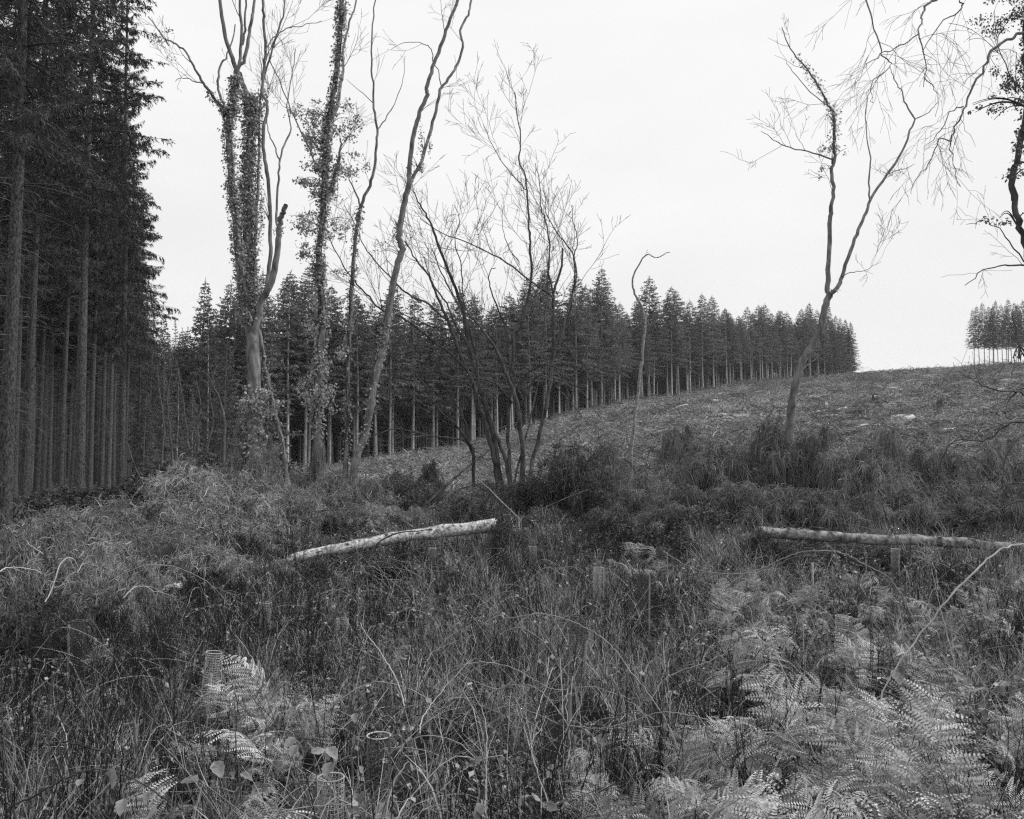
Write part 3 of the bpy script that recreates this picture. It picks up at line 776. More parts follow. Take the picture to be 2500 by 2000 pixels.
# many-stemmed bare tree in the middle
G = [
    ([(1212, 1149), (1205, 1117), (1187, 1043), (1168, 987), (1154, 931), (1131, 885), (1113, 834), (1099, 797), (1085, 764), (1071, 732), (1057, 699), (1043, 667), (1015, 634), (988, 588)], 14, 3, -1.2, True),
    ([(1219, 1149), (1203, 1057), (1178, 964), (1154, 885), (1141, 815), (1131, 760), (1113, 704), (1094, 658), (1071, 602), (1057, 556), (1043, 528), (1025, 500), (1010, 470)], 14, 3, 0.2, True),
    ([(1240, 1149), (1224, 1094), (1192, 1010), (1168, 930), (1160, 860), (1140, 790), (1120, 745), (1095, 700), (1075, 660), (1055, 610)], 11, 2.5, 1.2, True),
    ([(1275, 1168), (1277, 1103), (1270, 1043), (1264, 996), (1250, 945), (1233, 908), (1215, 862), (1192, 825), (1168, 792), (1141, 760), (1120, 700)], 15, 3, -1.0, True),
    ([(1257, 960), (1246, 900), (1240, 871), (1238, 815), (1224, 774), (1207, 735), (1195, 690), (1197, 660), (1210, 655)], 7, 2, 0.3, False),
    ([(1266, 996), (1275, 982), (1294, 945), (1308, 922), (1335, 920), (1372, 959), (1414, 1006), (1442, 1047)], 7, 1.6, -0.8, False),
    ([(1257, 962), (1261, 955), (1284, 913), (1317, 894), (1349, 894), (1386, 922), (1424, 964), (1465, 1019)], 6, 1.6, -1.4, False),
    ([(1245, 1149), (1240, 1038), (1254, 871), (1254, 815), (1275, 774), (1291, 723), (1298, 662), (1294, 593), (1291, 546), (1287, 480), (1282, 430), (1268, 394), (1272, 340), (1264, 290), (1258, 225)], 10, 2.2, 0.5, True),
    ([(1298, 1140), (1312, 1080), (1340, 964), (1349, 871), (1351, 778), (1351, 732), (1356, 699), (1368, 662), (1374, 607)], 11, 5, 0.6, True),
    ([(1351, 735), (1345, 722), (1317, 704), (1266, 662), (1205, 623), (1145, 593), (1080, 570), (1025, 532)], 6, 1.6, -0.8, False),
    ([(1352, 712), (1340, 676), (1341, 630), (1342, 593), (1331, 537), (1320, 500), (1318, 450), (1308, 400)], 6, 1.8, 0.4, False),
    ([(1350, 760), (1335, 745), (1322, 735), (1319, 715)], 5, 3.5, 0.3, False),
    ([(1330, 1020), (1345, 900), (1363, 820), (1386, 778), (1398, 723), (1403, 662), (1396, 616), (1368, 579), (1340, 537), (1330, 505)], 7, 2, 0.8, False),
    ([(1372, 815), (1392, 740), (1408, 670), (1402, 625), (1411, 586), (1400, 546), (1395, 500)], 5, 1.6, 1.2, False),
    ([(1250, 985), (1238, 968), (1215, 941), (1187, 927), (1154, 924), (1103, 920), (1052, 913)], 6, 1.8, -0.9, False),
    ([(1160, 930), (1145, 908), (1103, 890), (1066, 852), (1025, 843), (960, 843), (880, 846), (840, 850)], 5, 1.6, -1.2, False),
    ([(1140, 905), (1108, 871), (1066, 839), (1025, 806), (978, 774), (927, 753), (895, 718), (872, 695), (844, 658), (816, 607), (800, 565)], 8, 2, -0.8, False),
    ([(1157, 1130), (1157, 1112), (1145, 1080), (1117, 1043), (1080, 1010), (1052, 973), (1034, 936), (997, 899), (950, 866)], 9, 2.5, -1.0, True),
    ([(1157, 1115), (1141, 1082), (1103, 1070), (1052, 1064), (1001, 1052), (960, 1047), (923, 1061), (880, 1075)], 7, 2, -1.5, False),
    ([(1145, 1075), (1136, 1029), (1117, 996), (1103, 959), (1090, 931)], 5, 2, 0.4, False),
    ([(1120, 850), (1094, 806), (1052, 797), (1006, 778), (964, 755), (935, 748)], 5, 1.5, 0.6, False),
    ([(1122, 850), (1103, 797), (1080, 774), (1043, 741), (997, 718), (969, 695), (950, 672), (913, 634), (885, 593), (872, 556), (839, 500)], 7, 1.6, 0.9, False),
    ([(1175, 965), (1150, 860), (1115, 800), (1090, 740), (1060, 700), (1045, 660), (1035, 628)], 7, 2, 1.6, False),
    ([(1262, 1150), (1300, 1000), (1320, 880), (1330, 780), (1338, 690), (1335, 600)], 6, 2, 1.6, True),
    ([(1287, 465), (1262, 440), (1230, 400), (1200, 350), (1180, 300)], 3, 1.2, 0.4, False),
    ([(1131, 760), (1128, 700), (1124, 640), (1110, 590), (1122, 540), (1110, 500)], 4, 1.5, 0.5, False),
    ([(1268, 640), (1240, 600), (1228, 560), (1226, 500)], 2.5, 1.2, 0.3, False),
    ([(1322, 860), (1380, 850), (1430, 856), (1480, 885), (1490, 930)], 4, 1.5, -0.8, False),
]
bare_tree('many_stemmed_tree', 'bare many-stemmed tree spreading like a fan in the middle of the scene', 'tree', 28.0, 1250,
    [('stem' if g[4] else 'limb', g[0], g[1] * 0.95, g[2], g[3], g[4]) for g in G],
    [dict(per_m=1.9, length=(0.7, 2.4), ang=(20, 55), up=0.3, rmax=0.013, s0=0.35, npts=7)] + TW[1:], barkm='dark_bark')

bare_tree('thin_birch', 'thin pale birch whose top bends over, standing alone before the far wood', 'tree', 32.0, 1537, [
    ('trunk', [(1537, 1196), (1544, 1080), (1553, 1001), (1562, 917), (1569, 848), (1574, 778), (1562, 741), (1546, 709), (1545, 681), (1560, 644), (1579, 621), (1604, 628), (1635, 616)], 10, 1.8, -0.4, True),
    ('limb', [(1572, 800), (1580, 770), (1577, 740)], 3, 1.5, 0.3, False),
], [dict(per_m=0.7, length=(0.4, 1.2), ang=(20, 50), up=0.0, rmax=0.008, s0=0.7, npts=6), dict(per_m=2.5, length=(0.2, 0.6), up=0.0, rmax=0.004)], barkm='birch_bark')

bare_tree('forked_tree', 'bare tree with a tall V fork above the dark broom on the right', 'tree', 26.0, 1925, [
    ('trunk', [(1927, 1040), (1936, 978), (1947, 917), (1961, 880), (1994, 820), (2008, 778), (2017, 741), (2026, 715)], 22, 16, -0.3, True),
    ('stem', [(2025, 722), (2019, 699), (2024, 639), (2027, 546), (2029, 515), (2035, 469), (2030, 417), (2037, 391), (2037, 340), (2037, 287), (2030, 266), (2001, 219), (1977, 177), (1946, 141), (1917, 94), (1910, 63)], 13, 1.8, -0.6, False),
    ('stem', [(2026, 722), (2045, 699), (2059, 662), (2082, 597), (2100, 551), (2118, 510), (2126, 485), (2165, 428), (2202, 370), (2222, 318), (2233, 292), (2212, 256), (2202, 224), (2186, 201), (2173, 167)], 11, 1.8, 0.8, False),
    ('limb', [(2124, 490), (2121, 433), (2126, 386), (2116, 339), (2113, 271), (2120, 230)], 4.5, 1.5, -0.3, False),
    ('limb', [(2233, 292), (2260, 278), (2280, 261), (2293, 250)], 3, 1.2, 0.3, False),
    ('limb', [(2030, 389), (1972, 370), (1915, 357), (1889, 342), (1857, 318)], 4, 1.2, -0.6, False),
    ('limb', [(2031, 268), (1980, 225), (1935, 175), (1918, 150)], 3, 1.2, 0.6, False),
    ('limb', [(2165, 428), (2185, 418), (2210, 412), (2235, 400)], 3, 1.2, 0.4, False),
    ('limb', [(2055, 675), (2085, 664), (2115, 660), (2150, 638)], 2.5, 1, 0.2, False),
    ('limb', [(1960, 885), (1958, 850), (1955, 815)], 3, 1.5, -0.4, False),
    ('limb', [(1955, 905), (1975, 890), (1998, 870)], 3, 1.5, 0.4, False),
], [dict(per_m=1.3, length=(0.6, 1.9), ang=(25, 60), up=0.15, rmax=0.010, s0=0.35, npts=6, on=[1, 2, 3, 4, 5, 6, 7, 8])] + TW[1:], barkm='bark',
    ivy=[('stem', (1, 0.5, 0.88, 420, 0.10, 0.09)), ('clump', (2020, 415, 0, 60, 0.15, 0.12, 0.1)), ('clump', (2022, 360, 0, 80, 0.15, 0.2, 0.1)), ('clump', (2047, 370, 0, 60, 0.14, 0.12, 0.1)), ('clump', (2030, 300, 0, 60, 0.14, 0.2, 0.1)), ('clump', (2032, 712, 0, 40, 0.1, 0.06, 0.08))])

bare_tree('birch_tree', 'birch reaching in from above with long hanging twigs, top right', 'tree', 12.0, 2690, [
    ('trunk', [(2690, 1150), (2680, 800), (2660, 400), (2640, 0), (2600, -200)], 45, 25, -0.5, True),
    ('limb', [(2650, 120), (2580, 70), (2500, 78), (2468, 94), (2421, 125), (2405, 162), (2369, 224), (2353, 266), (2327, 318), (2324, 365), (2329, 417), (2342, 459)], 9, 1.5, -0.5, False),
    ('limb', [(2353, 260), (2322, 276), (2285, 334), (2254, 360)], 3.5, 1.2, 0.2, False),
    ('limb', [(2324, 344), (2293, 344), (2267, 402), (2238, 438), (2222, 475)], 3.5, 1.2, -0.2, False),
    ('limb', [(2640, -60), (2450, -80), (2330, -40), (2285, 0), (2259, 16), (2250, 50), (2243, 81), (2259, 156), (2256, 209)], 9, 1.6, -0.8, False),
    ('limb', [(2243, 83), (2196, 115), (2160, 130), (2123, 151), (2113, 167)], 3.5, 1.5, -0.2, False),
    ('limb', [(2390, -60), (2348, 0), (2348, 21), (2303, 52), (2249, 125)], 5, 2, 0.3, False),
    ('limb', [(2330, -45), (2200, -80), (2110, -40), (2116, 0), (2134, 68), (2155, 136), (2173, 151), (2170, 168), (2130, 198), (2128, 225), (2130, 255)], 5, 1.5, 0.2, False),
    ('limb', [(2255, 190), (2275, 205), (2290, 240), (2285, 290)], 2.5, 1, 0.1, False),
], [dict(per_m=3.4, length=(0.3, 1.2), ang=(30, 80), up=-0.35, rmax=0.005, s0=0.2, npts=6, wig=0.12, on=[1, 2, 3, 4, 5, 6, 7, 8]), dict(per_m=5.5, length=(0.15, 0.6), ang=(25, 60), up=-0.35, rmax=0.003, s0=0.2), dict(per_m=4, length=(0.1, 0.3), up=-0.25, rmax=0.0025, s0=0.2, npts=4)], barkm='bark')

bare_tree('ivy_clad_tree', 'crooked ivy-hung stem at the right edge under the overhanging birch', 'tree', 13.0, 2560, [
    ('trunk', [(2545, 1150), (2540, 900), (2520, 680), (2500, 590), (2483, 522), (2473, 433), (2488, 360), (2500, 308), (2510, 220), (2500, 120), (2510, 0), (2520, -150)], 18, 9, -0.4, True),
    ('limb', [(2520, 640), (2500, 647), (2452, 650), (2400, 660), (2353, 699)], 6, 1.6, -0.6, False),
    ('limb', [(2500, 640), (2470, 600), (2440, 560), (2400, 540), (2360, 548)], 4, 1.2, 0.5, False),
    ('limb', [(2505, 230), (2470, 190), (2440, 120), (2430, 60)], 4, 1.5, 0.4, False),
], [dict(per_m=2.6, length=(0.25, 0.8), ang=(30, 70), up=-0.1, rmax=0.006, s0=0.15, npts=6, on=[1, 2, 3]), dict(per_m=5.0, length=(0.15, 0.45), up=0.0, rmax=0.0032, s0=0.2), dict(per_m=5, length=(0.1, 0.2), up=-0.05, rmax=0.0025, s0=0.2, npts=4)], barkm='dark_bark', ivym='dark_leaf',
    ivy=[('clump', (2460, 40, 0, 420, 0.2, 0.14, 0.058)), ('clump', (2495, 30, 0, 420, 0.2, 0.16, 0.058)), ('clump', (2490, 195, 0, 520, 0.14, 0.2, 0.058)), ('clump', (2470, 255, 0, 260, 0.12, 0.18, 0.058)), ('clump', (2440, 215, 0, 120, 0.12, 0.06, 0.058)), ('clump', (2375, 263, 0, 26, 0.07, 0.05, 0.07)),
         ('clump', (2400, 70, 0, 120, 0.25, 0.08, 0.058)), ('clump', (2460, 540, 0, 160, 0.22, 0.08, 0.06)), ('clump', (2495, 430, 0, 60, 0.15, 0.04, 0.07)), ('stem', (0, 0.5, 0.9, 400, 0.03, 0.06))])

bare_tree('bare_shrub', 'tangle of dark arching branches at the right edge, level with the hillside', 'shrub', 11.0, 2560, [
    ('stem', [(2570, 1350), (2540, 1150), (2520, 980), (2500, 870), (2480, 800), (2470, 760)], 7, 2, 0, True),
    ('limb', [(2530, 1000), (2500, 960), (2470, 955), (2420, 950), (2380, 930), (2340, 905)], 5, 1.4, -0.4, False),
    ('limb', [(2520, 940), (2480, 960), (2455, 1000), (2450, 1010), (2465, 1020), (2500, 1010)], 4, 1.6, -0.6, False),
    ('limb', [(2540, 1040), (2480, 1030), (2440, 1050), (2400, 1080), (2330, 1075), (2305, 1110), (2290, 1150)], 5, 1.4, 0.4, False),
    ('limb', [(2540, 1090), (2500, 1060), (2460, 1110), (2450, 1170), (2445, 1230)], 5, 1.6, -0.3, False),
    ('limb', [(2550, 1250), (2500, 1220), (2440, 1245), (2390, 1255), (2340, 1290), (2300, 1300)], 5, 1.6, -0.5, False),
    ('limb', [(2550, 1200), (2480, 1180), (2420, 1200), (2380, 1170), (2330, 1160)], 5, 1.4, 0.3, False),
    ('limb', [(2510, 880), (2490, 840), (2475, 870), (2470, 930)], 4, 1.5, -0.3, False),
], [dict(per_m=3.0, length=(0.25, 0.8), ang=(25, 70), up=-0.1, rmax=0.006, s0=0.1, npts=6, wig=0.12), dict(per_m=5.0, length=(0.12, 0.4), up=0.0, rmax=0.0035, s0=0.2)], barkm='dark_bark', twigm='dark_bark',
    ivym='dark_leaf', ivy=[('clump', (2480, 865, 0, 18, 0.06, 0.05, 0.06)), ('clump', (2475, 800, 0, 14, 0.08, 0.05, 0.06))])

# bare saplings at the wood's edge between the plantation and the ivy-clad tree
for i, (pts, Y) in enumerate([([(470, 1130), (458, 1070), (450, 1000), (440, 940), (430, 880)], 34), ([(478, 1130), (486, 1080), (482, 1040), (490, 990), (478, 930)], 36), ([(420, 1120), (415, 1050), (408, 980), (420, 900)], 38), ([(500, 1110), (520, 1030), (512, 960), (530, 890)], 37), ([(395, 1120), (400, 1040), (390, 960), (384, 890)], 40), ([(545, 1100), (548, 1030), (540, 990), (520, 940), (500, 910)], 33)]):
    bare_tree('bare_sapling', ['crooked bare sapling with two kinks left of the ivy-sleeved tree', 'bare sapling right beside the kinked one left of the ivy-sleeved tree', 'thin bare sapling before the feathery spruces in the gap', 'bare sapling leaning right, close to the ivy-sleeved tree', 'leftmost bare sapling by the outermost plantation spruce', 'broken-topped pale young trunk beside the ivy-sleeved tree'][i],
              'sapling', Y, pts[0][0], [('trunk', pts, 11 if i == 5 else 7, 3 if i == 5 else 2.5, 0.5, True)],
              [dict(per_m=2.5, length=(0.6, 1.8), ang=(20, 50), up=0.2, rmax=0.014, s0=0.2, npts=6), dict(per_m=3.5, length=(0.3, 0.8), up=0.1, rmax=0.006), dict(per_m=3, length=(0.2, 0.4), rmax=0.004, npts=4)], barkm='twig', group='bare saplings by the plantation')

# ------------------------------------------------------------------ heaps of brash, broom and bramble
def heap_meshes(seed, n_str, droop=1.0, wid=0.006, ns=26, leafy=0, strand=(0.25, 0.6), leaf=(0.035, 0.085)):
    """unit heap: radius 1, height 1"""
    global rng
    keep = rng; rng = np.random.default_rng(seed)
    st = []
    for i in range(ns):
        az = rng.uniform(0, 6.28); r = rng.uniform(0.1, 1.0); h = rng.uniform(0.7, 1.02) * math.sqrt(1 - 0.75 * r * r)
        d = np.array([math.cos(az), math.sin(az), 0])
        s = np.linspace(0, 1, 8)
        p = d * (0.15 * rng.random() + r * s ** 1.3)[:, None] + np.array([0, 0, 1.0]) * (h * np.sin(np.minimum(s * 2.0, 1.9)) * 1.0)[:, None]
        p += np.cumsum(rng.normal(size=(8, 3)), 0) * 0.02
        st.append((p, np.linspace(0.012, 0.004, 8)))
    sub = grow(st, 11, (0.15, 0.45), ang=(25, 70), up=0.1, rmax=0.006, s0=0.25, npts=6, droop=0.5)
    allp = [p for p, _ in st] + [p for p, _ in sub]
    m = MB(); twig_mesh(m, st + sub, 3)
    L = np.array([np.linalg.norm(np.diff(p, axis=0), axis=1).sum() for p in allp])
    pick = rng.choice(len(allp), n_str, p=L / L.sum())
    f = rng.uniform(0.15, 1, n_str)
    pos = np.zeros((n_str, 3)); tg = np.zeros((n_str, 3))
    for i in range(n_str):
        p = allp[pick[i]]; k = f[i] * (len(p) - 1); a = int(min(k, len(p) - 2))
        pos[i] = p[a] + (p[a + 1] - p[a]) * (k - a); tg[i] = p[a + 1] - p[a]
    tg = nrm(tg)
    dr = nrm(tg * 0.6 + rng.normal(size=(n_str, 3)) * 0.7)
    ln = rng.uniform(strand[0], strand[1], n_str)
    s = np.linspace(0, 1, 4)[None, :, None]
    P = pos[:, None] + dr[:, None] * ln[:, None, None] * s * 0.6 + np.array([0, 0, -1.0]) * (ln * droop * rng.uniform(0.2, 1.0, n_str))[:, None, None] * s ** 2 * 0.8
    P[:, 1:] += np.cumsum(rng.normal(size=(n_str, 3, 3)), 1) * 0.022
    P[:, :, 2] = np.maximum(P[:, :, 2], 0.0)
    W = np.array([1, 0.9, 0.7, 0.15])[None] * (wid * rng.uniform(0.5, 1.3, n_str))[:, None]
    s_m = MB()
    ribbons(s_m, P, W, np.clip(rng.normal(0.5, 0.25, n_str), 0, 1))
    if leafy:
        n = leafy
        k = rng.integers(0, n_str, n)
        c = P[k, rng.integers(0, 4, n)] + rng.normal(size=(n, 3)) * 0.05
        c[:, 2] = np.maximum(c[:, 2], 0.01)
        l = rng.uniform(leaf[0], leaf[1], n)
        leaves(s_m, c, nrm(rng.normal(size=(n, 3))), nrm(rng.normal(size=(n, 3)) + [0, 0, 1.2]), l, l * 0.38, rng.uniform(0, 1, n) ** 1.5)
    rng = keep
    return m, s_m
def heap_kind(name, seeds, matname, stem_mat, **kw):
    out = []
    for s in seeds:
        a, b = heap_meshes(s, **kw)
        out.append((a.mesh(name + '_branches', stem_mat), b.mesh(name + '_sprays', matname)))
    return out
BRASH = heap_kind('brash', (31, 32, 33), 'brash', 'dark_bark', n_str=10500, droop=0.55, wid=0.0046, ns=44, strand=(0.07, 0.26))
BROOM = heap_kind('broom', (41, 42, 43), 'broom', 'dark_bark', n_str=9000, droop=0.95, wid=0.005, ns=38, strand=(0.10, 0.32))
THICK = heap_kind('thicket', (51, 52), 'bramble_mass', 'dark_bark', n_str=1500, droop=0.6, wid=0.005, leafy=9000)

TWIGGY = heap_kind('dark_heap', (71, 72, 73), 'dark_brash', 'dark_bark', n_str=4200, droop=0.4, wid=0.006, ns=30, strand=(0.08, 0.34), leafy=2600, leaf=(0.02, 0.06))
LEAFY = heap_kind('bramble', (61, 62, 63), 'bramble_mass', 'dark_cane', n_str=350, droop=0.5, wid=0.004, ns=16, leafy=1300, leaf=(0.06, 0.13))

def put_heap(kind, i, px, ytop, Y, hw, name, label, cat, group, flat=1.0):
    x = (px - 1250) / F * Y
    g = float(ground(x, Y))
    top = at(px, ytop, Y)[2]
    h = max(top - g, 0.35)
    r = hw * Y / F
    me = kind[i % len(kind)]
    t = thing(name, label, cat, (x, Y, g - 0.05), (0, 0, rng.uniform(0, 6.28)), group)
    t.scale = (r * 1.15, r * 1.15 * flat, h * (1.16 if kind is BRASH else 1.05))
    place('branches', me[0], t)['kind'] = 'stuff'; place('sprays', me[1], t)['kind'] = 'stuff'
    return t

LB = [(680, 1372, 16.8, 50, 'brash tuft over the thin left end of the left log'), (95, 1300, 13.5, 165, 'pale-twigged brash heap overhanging the dark hollow at the left edge'), (225, 1345, 14.5, 130, 'brash heap just right of the one at the left edge'), (330, 1395, 13.5, 120, 'low brash heap with pale curling twigs above the netted guards'),
      (335, 1240, 19, 150, 'brash heap under the leaning dark branch, before the plantation'), (430, 1300, 17.5, 130, 'brash heap in front of the highest pale heap'), (495, 1150, 22, 140, 'highest pale brash heap, left of the ivy-sleeved trunk'),
      (570, 1225, 20, 130, 'rounded brash heap right below the highest one'), (600, 1140, 24, 110, 'feathery brash heap against the foot of the ivy-sleeved trunk'), (690, 1190, 22, 120, 'middle brash heap between the ivy-sleeved trunk and the left log'), (620, 1285, 19.5, 115, 'low brash heap left of the thin end of the left log'),
      (800, 1215, 22.5, 100, 'brash heap right behind the middle of the left log'), (850, 1165, 23.5, 105, 'rounded pale brash heap below the leaning tree'), (915, 1235, 22.3, 80, 'brash tuft leaning on the back of the left log'), (1000, 1245, 22.3, 55, 'small brash tuft by the thick end of the left log'),
      (520, 1345, 16, 130, 'flattened brash before the cut log end'), (740, 1290, 20.6, 75, 'brash heap touching the thin end of the left log'), (180, 1250, 20, 130, 'dark brash at the foot of the plantation'), (730, 1160, 25, 90, 'brash heap behind the ivy-bunched tree foot')]
for i, (a, b, c, d, l) in enumerate(LB):
    put_heap(BRASH, i, a, b, c, d, 'brash_heap', l, 'brush', 'brash heaps on the left')
RB = [(1880, 1055, 25.5, 105, 'tallest dark broom bush hiding the foot of the forked tree'), (1985, 1060, 25.2, 95, 'broom bush on the right flank of the forked tree'), (2175, 1065, 27, 75, 'rounded broom bush rising highest right of the forked tree'), (2110, 1105, 24, 115, 'drooping broom bush midway between forked tree and right edge'),
      (2290, 1105, 24.5, 95, 'broom bush left of the dark branch tangle'), (2440, 1085, 25, 110, 'broom bush behind the dark branch tangle at the right edge'), (1725, 1095, 26, 105, 'broom bush left of the forked tree'), (1655, 1050, 31, 55, 'small rounded broom bush up the slope by the bent birch'),
      (1780, 1185, 23, 120, 'low broom bush left of the right log'), (1570, 1165, 24.5, 85, 'broom bush at the foot of the bent birch'), (1935, 1190, 22.6, 115, 'broom bush above the left end of the right log'), (2080, 1205, 22.3, 110, 'broom bush hanging over the middle of the right log'),
      (2235, 1200, 22.4, 110, 'broom bush behind the branch stubs of the right log'), (2370, 1180, 22.6, 110, 'broom bush above the right end of the right log'), (2490, 1190, 22, 90, 'broom bush cut by the right edge'), (1480, 1100, 27, 80, 'broom bush right of the ivy-covered stump mound'), (1670, 1185, 23.5, 95, 'low broom between bent birch and right log'),
      (1610, 1235, 22, 80, 'lowest broom tuft right of the stump mound')]
for i, (a, b, c, d, l) in enumerate(RB):
    put_heap(BROOM, i, a, b, c, d, 'broom_bush', l, 'bush', 'broom bushes on the right')
TB = [(1228, 1262, 19.6, 42, 'dark bramble swallowing the thick end of the left log'), (120, 1455, 12.2, 110, 'dark twig heap added as shade in the hollow at the left edge'), (770, 1372, 17.4, 55, 'low growth under the thin end of the left log'), (960, 1362, 18.2, 60, 'low growth under the middle of the left log'), (2060, 1345, 19.3, 60, 'dark growth in the gap under the right log'), (2190, 1350, 19.2, 60, 'dark growth under the branch stubs of the right log'),
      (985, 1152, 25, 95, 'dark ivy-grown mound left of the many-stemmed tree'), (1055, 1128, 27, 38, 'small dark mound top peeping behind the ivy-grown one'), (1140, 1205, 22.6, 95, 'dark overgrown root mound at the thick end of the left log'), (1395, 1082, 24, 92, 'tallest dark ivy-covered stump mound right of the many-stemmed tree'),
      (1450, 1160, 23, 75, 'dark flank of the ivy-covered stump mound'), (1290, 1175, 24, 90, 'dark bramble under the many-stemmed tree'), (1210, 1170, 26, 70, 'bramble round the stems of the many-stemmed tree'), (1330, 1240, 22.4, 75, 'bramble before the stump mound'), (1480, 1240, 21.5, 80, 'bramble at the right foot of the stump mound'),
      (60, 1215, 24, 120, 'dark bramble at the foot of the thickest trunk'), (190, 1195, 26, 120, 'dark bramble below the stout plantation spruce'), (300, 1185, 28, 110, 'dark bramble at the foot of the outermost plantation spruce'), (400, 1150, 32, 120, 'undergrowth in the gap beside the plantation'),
      (80, 1250, 20, 120, 'bramble behind the left edge heap'), (1860, 1300, 19.0, 40, 'low bramble over the left end of the right log'), (1700, 1240, 21.5, 90, 'low bramble left of the right log'), (1560, 1290, 19.5, 110, 'low bramble hump before the broom'), (2330, 1250, 21.6, 80, 'bramble hanging behind the right log'), (520, 1120, 34, 110, 'undergrowth left of the ivy-sleeved trunk'), (700, 1130, 33, 90, 'undergrowth before the far wood'), (40, 1480, 11.5, 130, 'dark twig heap added as shade in the hollow below the left edge heap')]
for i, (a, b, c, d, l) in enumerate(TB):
    mound = 'mound' in l or 'many-stemmed' in l or 'hollow' in l  # the two hollow heaps are dark brash added to stand in for shade
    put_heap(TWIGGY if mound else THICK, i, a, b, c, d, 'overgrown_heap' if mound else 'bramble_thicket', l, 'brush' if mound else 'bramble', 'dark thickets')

FB = [(690, 1850, 80, 'dark leafy bramble clump left of the round guard'), (928, 1808, 62, 'leafy bramble in front of the hidden guard rim'), (812, 1985, 60, 'leafy bramble at the foot of the round guard'), (1000, 1880, 70, 'leafy bramble right of the round guard'), (2330, 1730, 95, 'leafy bramble under the big leaves on the right'), (2440, 1850, 90, 'leafy bramble in the lower right'), (1800, 1640, 70, 'leafy bramble at the upper edge of the bracken patch'), (1480, 1850, 70, 'leafy bramble under the waving cane'), (1660, 1560, 70, 'leafy bramble left of the bracken patch'),
      (520, 1850, 70, 'leafy bramble among the dark stems at lower left'), (1150, 1700, 65, 'leafy bramble in the middle of the clearing'), (620, 1450, 60, 'leafy bramble behind the leaning guard'), (2250, 1480, 80, 'leafy bramble crossed by the reed stalk'), (1950, 1440, 80, 'leafy bramble below the right log'), (1250, 1330, 60, 'leafy bramble below the leaning pole'), (1700, 1400, 70, 'leafy bramble under the arching cane'), (2420, 1420, 80, 'leafy bramble near the right edge below the log'), (1330, 1950, 75, 'leafy bramble at the bottom centre'), (270, 1960, 75, 'leafy bramble at the bottom left'), (2100, 1960, 90, 'leafy bramble at the bottom right, foot of the reed stalk'), (800, 1420, 60, 'leafy bramble below the thin end of the left log'), (1050, 1450, 60, 'leafy bramble below the left log')]
for i, (px, py, hw, l) in enumerate(FB):
    Y = depth_at(px, py, 0.42)
    put_heap(LEAFY, i, px, py, Y, hw, 'bramble_bush', l, 'bramble', 'leafy bramble in the clearing')

# ------------------------------------------------------------------ fallen logs and poles
def log_thing(name, label, pts, Y, dY, w0, w1, m, stubs, cut=False):
    P = stem_path(pts, Y, dY, n=5, wig=0.01)
    org = P[0].copy()
    t = thing(name, label, 'log', tuple(org))
    R = lin_r(len(P), w0, w1, Y)
    R = R * (1 + rng.normal(size=len(R)) * 0.025)
    R = R * (1 + 0.05 * np.sin(np.arange(len(R)) * 1.3 + 1))
    mb = MB(); tubes(mb, P - org, R, 14, cap=True)
    mb.build('bark', m, t, True)
    nf = 260 if len(P) > 12 else 24
    fs_ = rng.uniform(0, len(P) - 1, nf); c_ = np.stack([np.interp(fs_, np.arange(len(P)), P[:, k]) for k in range(3)], 1) - org
    ax = nrm(P[-1] - P[0]); e1 = nrm(np.cross(ax, [0, 0, 1.])); e2 = np.cross(e1, ax)
    ta = rng.uniform(0, 6.28, nf)[:, None]; on = e1 * np.cos(ta) + e2 * np.sin(ta)
    fl = MB(); leaves(fl, c_ + on * (np.interp(fs_, np.arange(len(P)), R)[:, None] * 1.0), nrm(ax * rng.choice([-1, 1], (nf, 1)) + on * 0.35 + rng.normal(size=(nf, 3)) * 0.3), on, rng.uniform(0.04, 0.16, nf), rng.uniform(0.012, 0.04, nf), rng.uniform(0, 1, nf))
    fl.build('bark_flakes', 'litter', t)['kind'] = 'stuff'
    for sp, sw in stubs:
        Q = stem_path(sp[0], sp[1], sp[2], n=3, wig=0.006)
        b = MB(); q0 = [(Q - org, lin_r(len(Q), sw, max(sw * 0.4, 1.2), sp[1]))]
        twig_mesh(b, q0, 5)
        twig_mesh(b, [(p, r) for p, r in grow(q0, 2.0, (0.2, 0.6), rmax=0.006, s0=0.3, up=0.0)], 3)
        b.build('branch', 'dark_bark', t)
    return t
log_thing('fallen_log', 'pale flaking birch log lying across the brash left of centre', [(640, 1395), (740, 1357), (850, 1335), (960, 1315), (1080, 1298), (1215, 1283)], 18.0, 2.0, 20, 37, 'pale_bark',
          [(([(915, 1345), (930, 1320), (975, 1300), (1020, 1297), (1055, 1292)], 18.8, 0.1), 5), (([(880, 1340), (890, 1320), (915, 1300)], 18.8, 0.3), 4), (([(905, 1352), (900, 1375), (893, 1395)], 18.8, -0.3), 4), (([(935, 1350), (935, 1375), (936, 1390)], 18.8, -0.2), 4), (([(1000, 1340), (1040, 1355), (1070, 1368)], 18.8, -0.5), 3),
           (([(740, 1345), (738, 1270), (760, 1250), (860, 1243), (880, 1250)], 18.8, 0.2), 3), (([(785, 1340), (782, 1290), (800, 1262), (830, 1252)], 18.8, 0.4), 4)])
